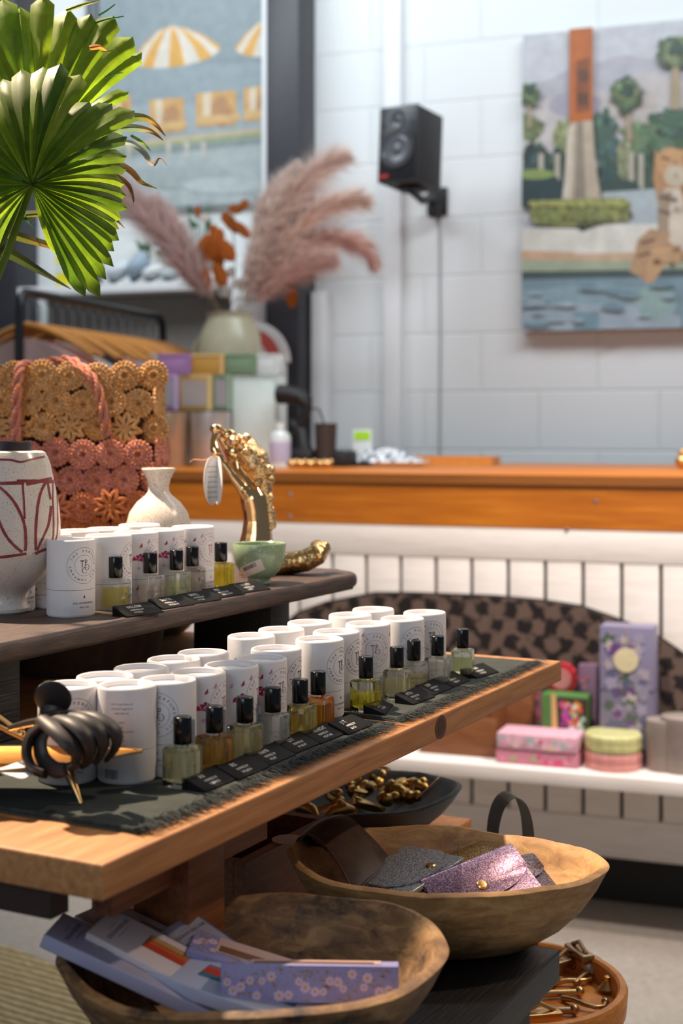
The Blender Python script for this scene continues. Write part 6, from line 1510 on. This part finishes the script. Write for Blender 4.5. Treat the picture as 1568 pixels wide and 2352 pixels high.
b = MB(); cpt = q(122, 1603, 1.0); mt = Matrix.Rotation(math.radians(-28), 3, 'Y') @ Matrix.Rotation(math.radians(25), 3, 'X'); b.ball(cpt, .0135, 24, 14, mt, (.92, .22, 1.08)); b.tube([q(118, 1624, 1.0), q(112, 1645, .997), q(118, 1655, .994)], [.0095, .0075, .0060], 14, flat=.5); b.build('thumb_paddle', M['clip'], r)

# ------------------------------------------------------------------ fan palm at the upper left
pot = pk(-.02, .33); r = thing('fan_palm', 'green fan palm whose big pleated leaves fill the upper left of the picture', 'plant', pot); fo = Vector(pot)
b = MB(); b.lathe([(0, 0), (.05, 0), (.058, .01), (.068, .11), (.070, .115), (.064, .115), (.060, .10), (0, .095)], 40); b.build('pot', M['speckle2'], r)
b = MB(); b.lathe([(0, .0), (.059, .0), (.03, .004), (0, .006)], 20, 0, 0, .0955); b.build('soil', simple('soil', '#2f231a', .9, bump=.6), r)
def stem(pts, r0, r1):
    st = stroke([p for p in pts], 30); b = MB(); b.col('#62762c'); n = len(st); b.tube(st, [r0+(r1-r0)*i/(n-1) for i in range(n)], 10); b.build('stalk', M['leaf'], r); return st
def fan(hub, D, blades, tiltx=.0, tilty=.25, seed=1, base='#5f8a1e', nm='leaf', curl=.03, brown=0.0, dtheta=None):
    R = random.Random(seed); b = MB(); b.recalc = False; h0_ = P(hub[0], hub[1], D)-fo
    for (adeg, Lpx, *rest) in blades:
        a = math.radians(adeg+R.uniform(-.8, .8)); L = S(Lpx*R.uniform(.97, 1.03), D); dth = math.radians((rest[0] if rest else 10))
        dv = Vector((math.cos(a), 0, math.sin(a))); pv = Vector((-math.sin(a), 0, math.cos(a))); n = 15
        shade = R.uniform(.72, 1.18); bc = Vector(lin(base))*shade; bc = bc.lerp(Vector(lin('#a3b52c'))*shade, R.uniform(0, .55)); fuse_r = .76+R.uniform(-.05, .05)
        rows = []
        for i in range(n):
            f = i/(n-1); rr = L*f; w = math.tan(dth/2)*rr*1.04
            if f > fuse_r: g_ = (f-fuse_r)/(1-fuse_r); w = math.tan(dth/2)*L*fuse_r*1.04*(1+.12*g_)*((1-g_**7)**.5 if -42 < adeg < 140 else (1-g_**2.6)**.8)
            y = tilty*rr*.35+curl*(f**3)+tiltx*dv.z*rr; dz = -.010*f**3*abs(dv.x)
            ridge = .0030*min(1, f*3)*(1-.3*f)+.0008*math.sin(9*f+adeg)
            ctr = h0_+dv*rr+Vector((0, y, dz)); nv = Vector((0, -1, 0))
            rows.append([b.v(ctr-pv*w-nv*ridge*.6), b.v(ctr-pv*w*.5+nv*ridge*.15), b.v(ctr+nv*ridge), b.v(ctr+pv*w*.5+nv*ridge*.15), b.v(ctr+pv*w-nv*ridge*.6)])
        for i in range(n-1):
            for k in range(4):
                kk = 1.0 if k in (0, 3) else .86
                c = bc*kk*(.92+.16*R.random())
                if brown and i > n-4: c = c.lerp(Vector(lin('#c0762e')), brown*R.uniform(.4, 1))
                b.face([rows[i][k], rows[i][k+1], rows[i+1][k+1], rows[i+1][k]], (c.x, c.y, c.z, 1), True)
    b.build(nm, M['leaf'], r)
# rear leaf, pointing up
fan((92, 340), 1.40, [(a, {0: 380}.get(0, 380)+30*math.sin(a*.21), 10.6) for a in range(150, 100, -9)]+[(a, 360+10*math.sin(a*.3), 10.4) for a in range(100, 48, -9)]+[(49, 335, 9.4), (40, 250, 9), (31, 215, 9), (22, 205, 9)], 0, .2, 5, '#8fb028', curl=.02)
# front leaf, facing the camera
bl = []
for a, L in ((175, 300), (165, 310), (155, 320), (145, 335), (135, 335), (126, 320), (117, 305), (108, 300), (99, 305), (90, 310), (81, 312), (72, 300), (63, 255), (54, 290), (45, 300), (37, 250), (29, 225), (21, 214), (13, 206), (5, 204), (-3, 204), (-11, 196), (-19, 200), (-27, 205), (-35, 215), (-43, 228), (-51, 240), (-59, 272), (-66, 262), (-74, 150), (185, 290), (195, 270), (206, 240), (217, 220), (228, 180)):
    bl.append((a, L, 11.2))
fan((72, 424), 1.30, bl, 0, .28, 9, '#557a1c', curl=.035)
# drooping narrow tips beyond the fold
def blade(pts, wpx, c, tipc, D=1.36, name='leaf_tip'):
    st = stroke([P(x, y, D+.01*i)-fo for i, (x, y) in enumerate(pts)], 20); b = MB(); b.recalc = False; n = len(st); w = S(wpx, D)/2; rows = []
    for i, p in enumerate(st):
        f = i/(n-1); t_ = (st[min(i+1, n-1)]-st[max(i-1, 0)]).normalized(); pv = Vector((-t_.z, 0, t_.x)); ww = w*(1-f**2.2)*(.75+.25*math.sin(PI*f))+.0002
        rows.append([b.v(p-pv*ww+Vector((0, .003, 0))), b.v(p), b.v(p+pv*ww+Vector((0, .003, 0)))])
    for i in range(n-1):
        for k in range(2):
            cc = Vector(lin(c)).lerp(Vector(lin(tipc)), max(0, (i/(n-1)-.35)*1.4)) if tipc else Vector(lin(c)); b.face([rows[i][k], rows[i][k+1], rows[i+1][k+1], rows[i+1][k]], (*cc, 1), True)
    b.build(name, M['leaf'], r)
for pts, w, c, tc in (([(240, 282), (300, 268), (345, 275), (380, 312)], 26, '#4f6b38', '#c98a44'), ([(245, 298), (300, 292), (345, 300), (375, 322)], 22, '#6f8470', '#c9843c'), ([(262, 322), (300, 328), (330, 350), (350, 378), (365, 362), (384, 380)], 18, '#8d9aa0', '#c98a44'),
    ([(268, 372), (300, 392), (325, 418), (360, 432)], 20, '#b87a34', '#3f6a2a'), ([(262, 400), (290, 420), (303, 445), (306, 472)], 16, '#8a5a30', '#4f7030'), ([(250, 488), (262, 500), (286, 524)], 12, '#7a8a34', '#c07a3a'), ([(300, 310), (325, 325), (346, 346)], 10, '#6f9a1e', '#6f9a1e'),
    ([(150, 22), (190, 8), (228, 0)], 12, '#7a8a44', '#a5a070'), ([(215, 52), (240, 44), (284, 36)], 5, '#4f8a4a', '#4f8a4a'), ([(225, 34), (245, 22), (264, 8)], 4, '#5a8a4a', '#5a8a4a'), ([(232, 118), (250, 116), (264, 112)], 4, '#5a8a4a', '#8a9a4a'), ([(240, 175), (262, 168), (282, 166)], 5, '#3f7a4a', '#6a9a5a'),
    ([(205, 108), (228, 106), (250, 118)], 22, '#c9803e', '#c9803e'), ([(218, 290), (240, 284), (268, 300)], 22, '#d08a40', '#d08a40'), ([(222, 332), (250, 328), (276, 334)], 16, '#d08a40', '#d08a40')):
    blade(pts, w, c, tc)
for pts, w, c, tc in (([(-60, 560), (0, 535), (60, 548), (140, 572), (215, 606)], 26, '#4a5a22', '#9a6030'), ([(-60, 540), (10, 575), (80, 615), (163, 664)], 30, '#3c4a1e', '#33382a'), ([(-40, 520), (20, 500), (90, 490), (150, 496)], 26, '#5a6424', '#5a6424'), ([(-60, 590), (0, 520), (40, 470), (66, 440)], 24, '#4a4a22', '#54571f'), ([(46, 455), (52, 490), (64, 510), (78, 524)], 12, '#3a6a2a', '#2f5a26')):
    blade(pts, w, c, tc, D=1.42)
stem([Vector((.0, 0, .095)), P(-260, 900, 1.40)-fo, P(-60, 730, 1.36)-fo, P(8, 600, 1.34)-fo, P(34, 530, 1.33)-fo, P(58, 465, 1.325)-fo, P(72, 424, 1.318)-fo], .0045, .0030)
stem([Vector((.01, .01, .095)), P(-260, 880, 1.44)-fo, P(-90, 700, 1.44)-fo, P(0, 560, 1.43)-fo, P(60, 440, 1.42)-fo, P(92, 340, 1.41)-fo], .0040, .0028)

# ------------------------------------------------------------------ pieces of parts hang under their part
UNDER = {'perfume_tube': [('logo_print', 'lid'), ('floral_print', 'lid'), ('back_label', 'lid')], 'perfume_bottle': [('logo_print', 'glass_body'), ('liquid', 'glass_body')],
         'name_sign': [('lettering', 'block')], 'card_wallet': [('snap_button', 'flap')], 'pen_packet': [('window', 'sleeve'), ('lettering', 'sleeve')],
         'floral_carton': [('floral_print', 'carton_body'), ('top_window', 'carton_body')], 'speaker': [('woofer_cone', 'baffle'), ('driver_ring', 'baffle'), ('tweeter', 'baffle'), ('port', 'baffle'), ('badge', 'baffle')],
         'painted_vase': [('painted_lines', 'body')], 'footed_cup': [('price_sticker', 'cup_body')], 'gift_box': [('floral_print', 'carton'), ('tag_string', 'tag'), ('front_trim', 'carton')],
         'candle_box': [('floral_print', 'carton')], 'slim_carton': [('floral_print', 'carton')], 'floral_purse': [('floral_print', 'flap')], 'boxed_print': [('picture', 'carton')],
         'candle_jar': [('wick', 'wax')], 'lotion_bottle': [('label', 'body')], 'table_runner': [('hem', 'cloth'), ('fringe', 'cloth')], 'leaf_dish': [('dish_underside', 'dish_top')],
         'mermaid_figurine': [('tag_writing', 'paper_tag')], 'fan_palm': [('soil', 'pot')], 'display_table': [('knot', 'table_top')], 'service_counter': [('screw', 'fascia'), ('worktop_edge', 'worktop'), ('shelf_bracket', 'display_shelf')],
         'card_reader': [('screen', 'casing')], 'wall_print': [('print', 'frame')]}
stem_ = lambda n: n.split('.')[0]
TOPS = [o for o in COL.objects if o.parent is None and stem_(o.name) in UNDER]
CH = {}
for o in COL.objects:
    if o.parent is not None: CH.setdefault(o.parent.name, []).append(o)
for t_ in TOPS:
    ch = CH.get(t_.name, [])
    for c_n, p_n in UNDER[stem_(t_.name)]:
        ps_ = [x for x in ch if stem_(x.name) == p_n]
        if not ps_: continue
        for x in ch:
            if stem_(x.name) == c_n and x is not ps_[0]: x.parent = ps_[0]
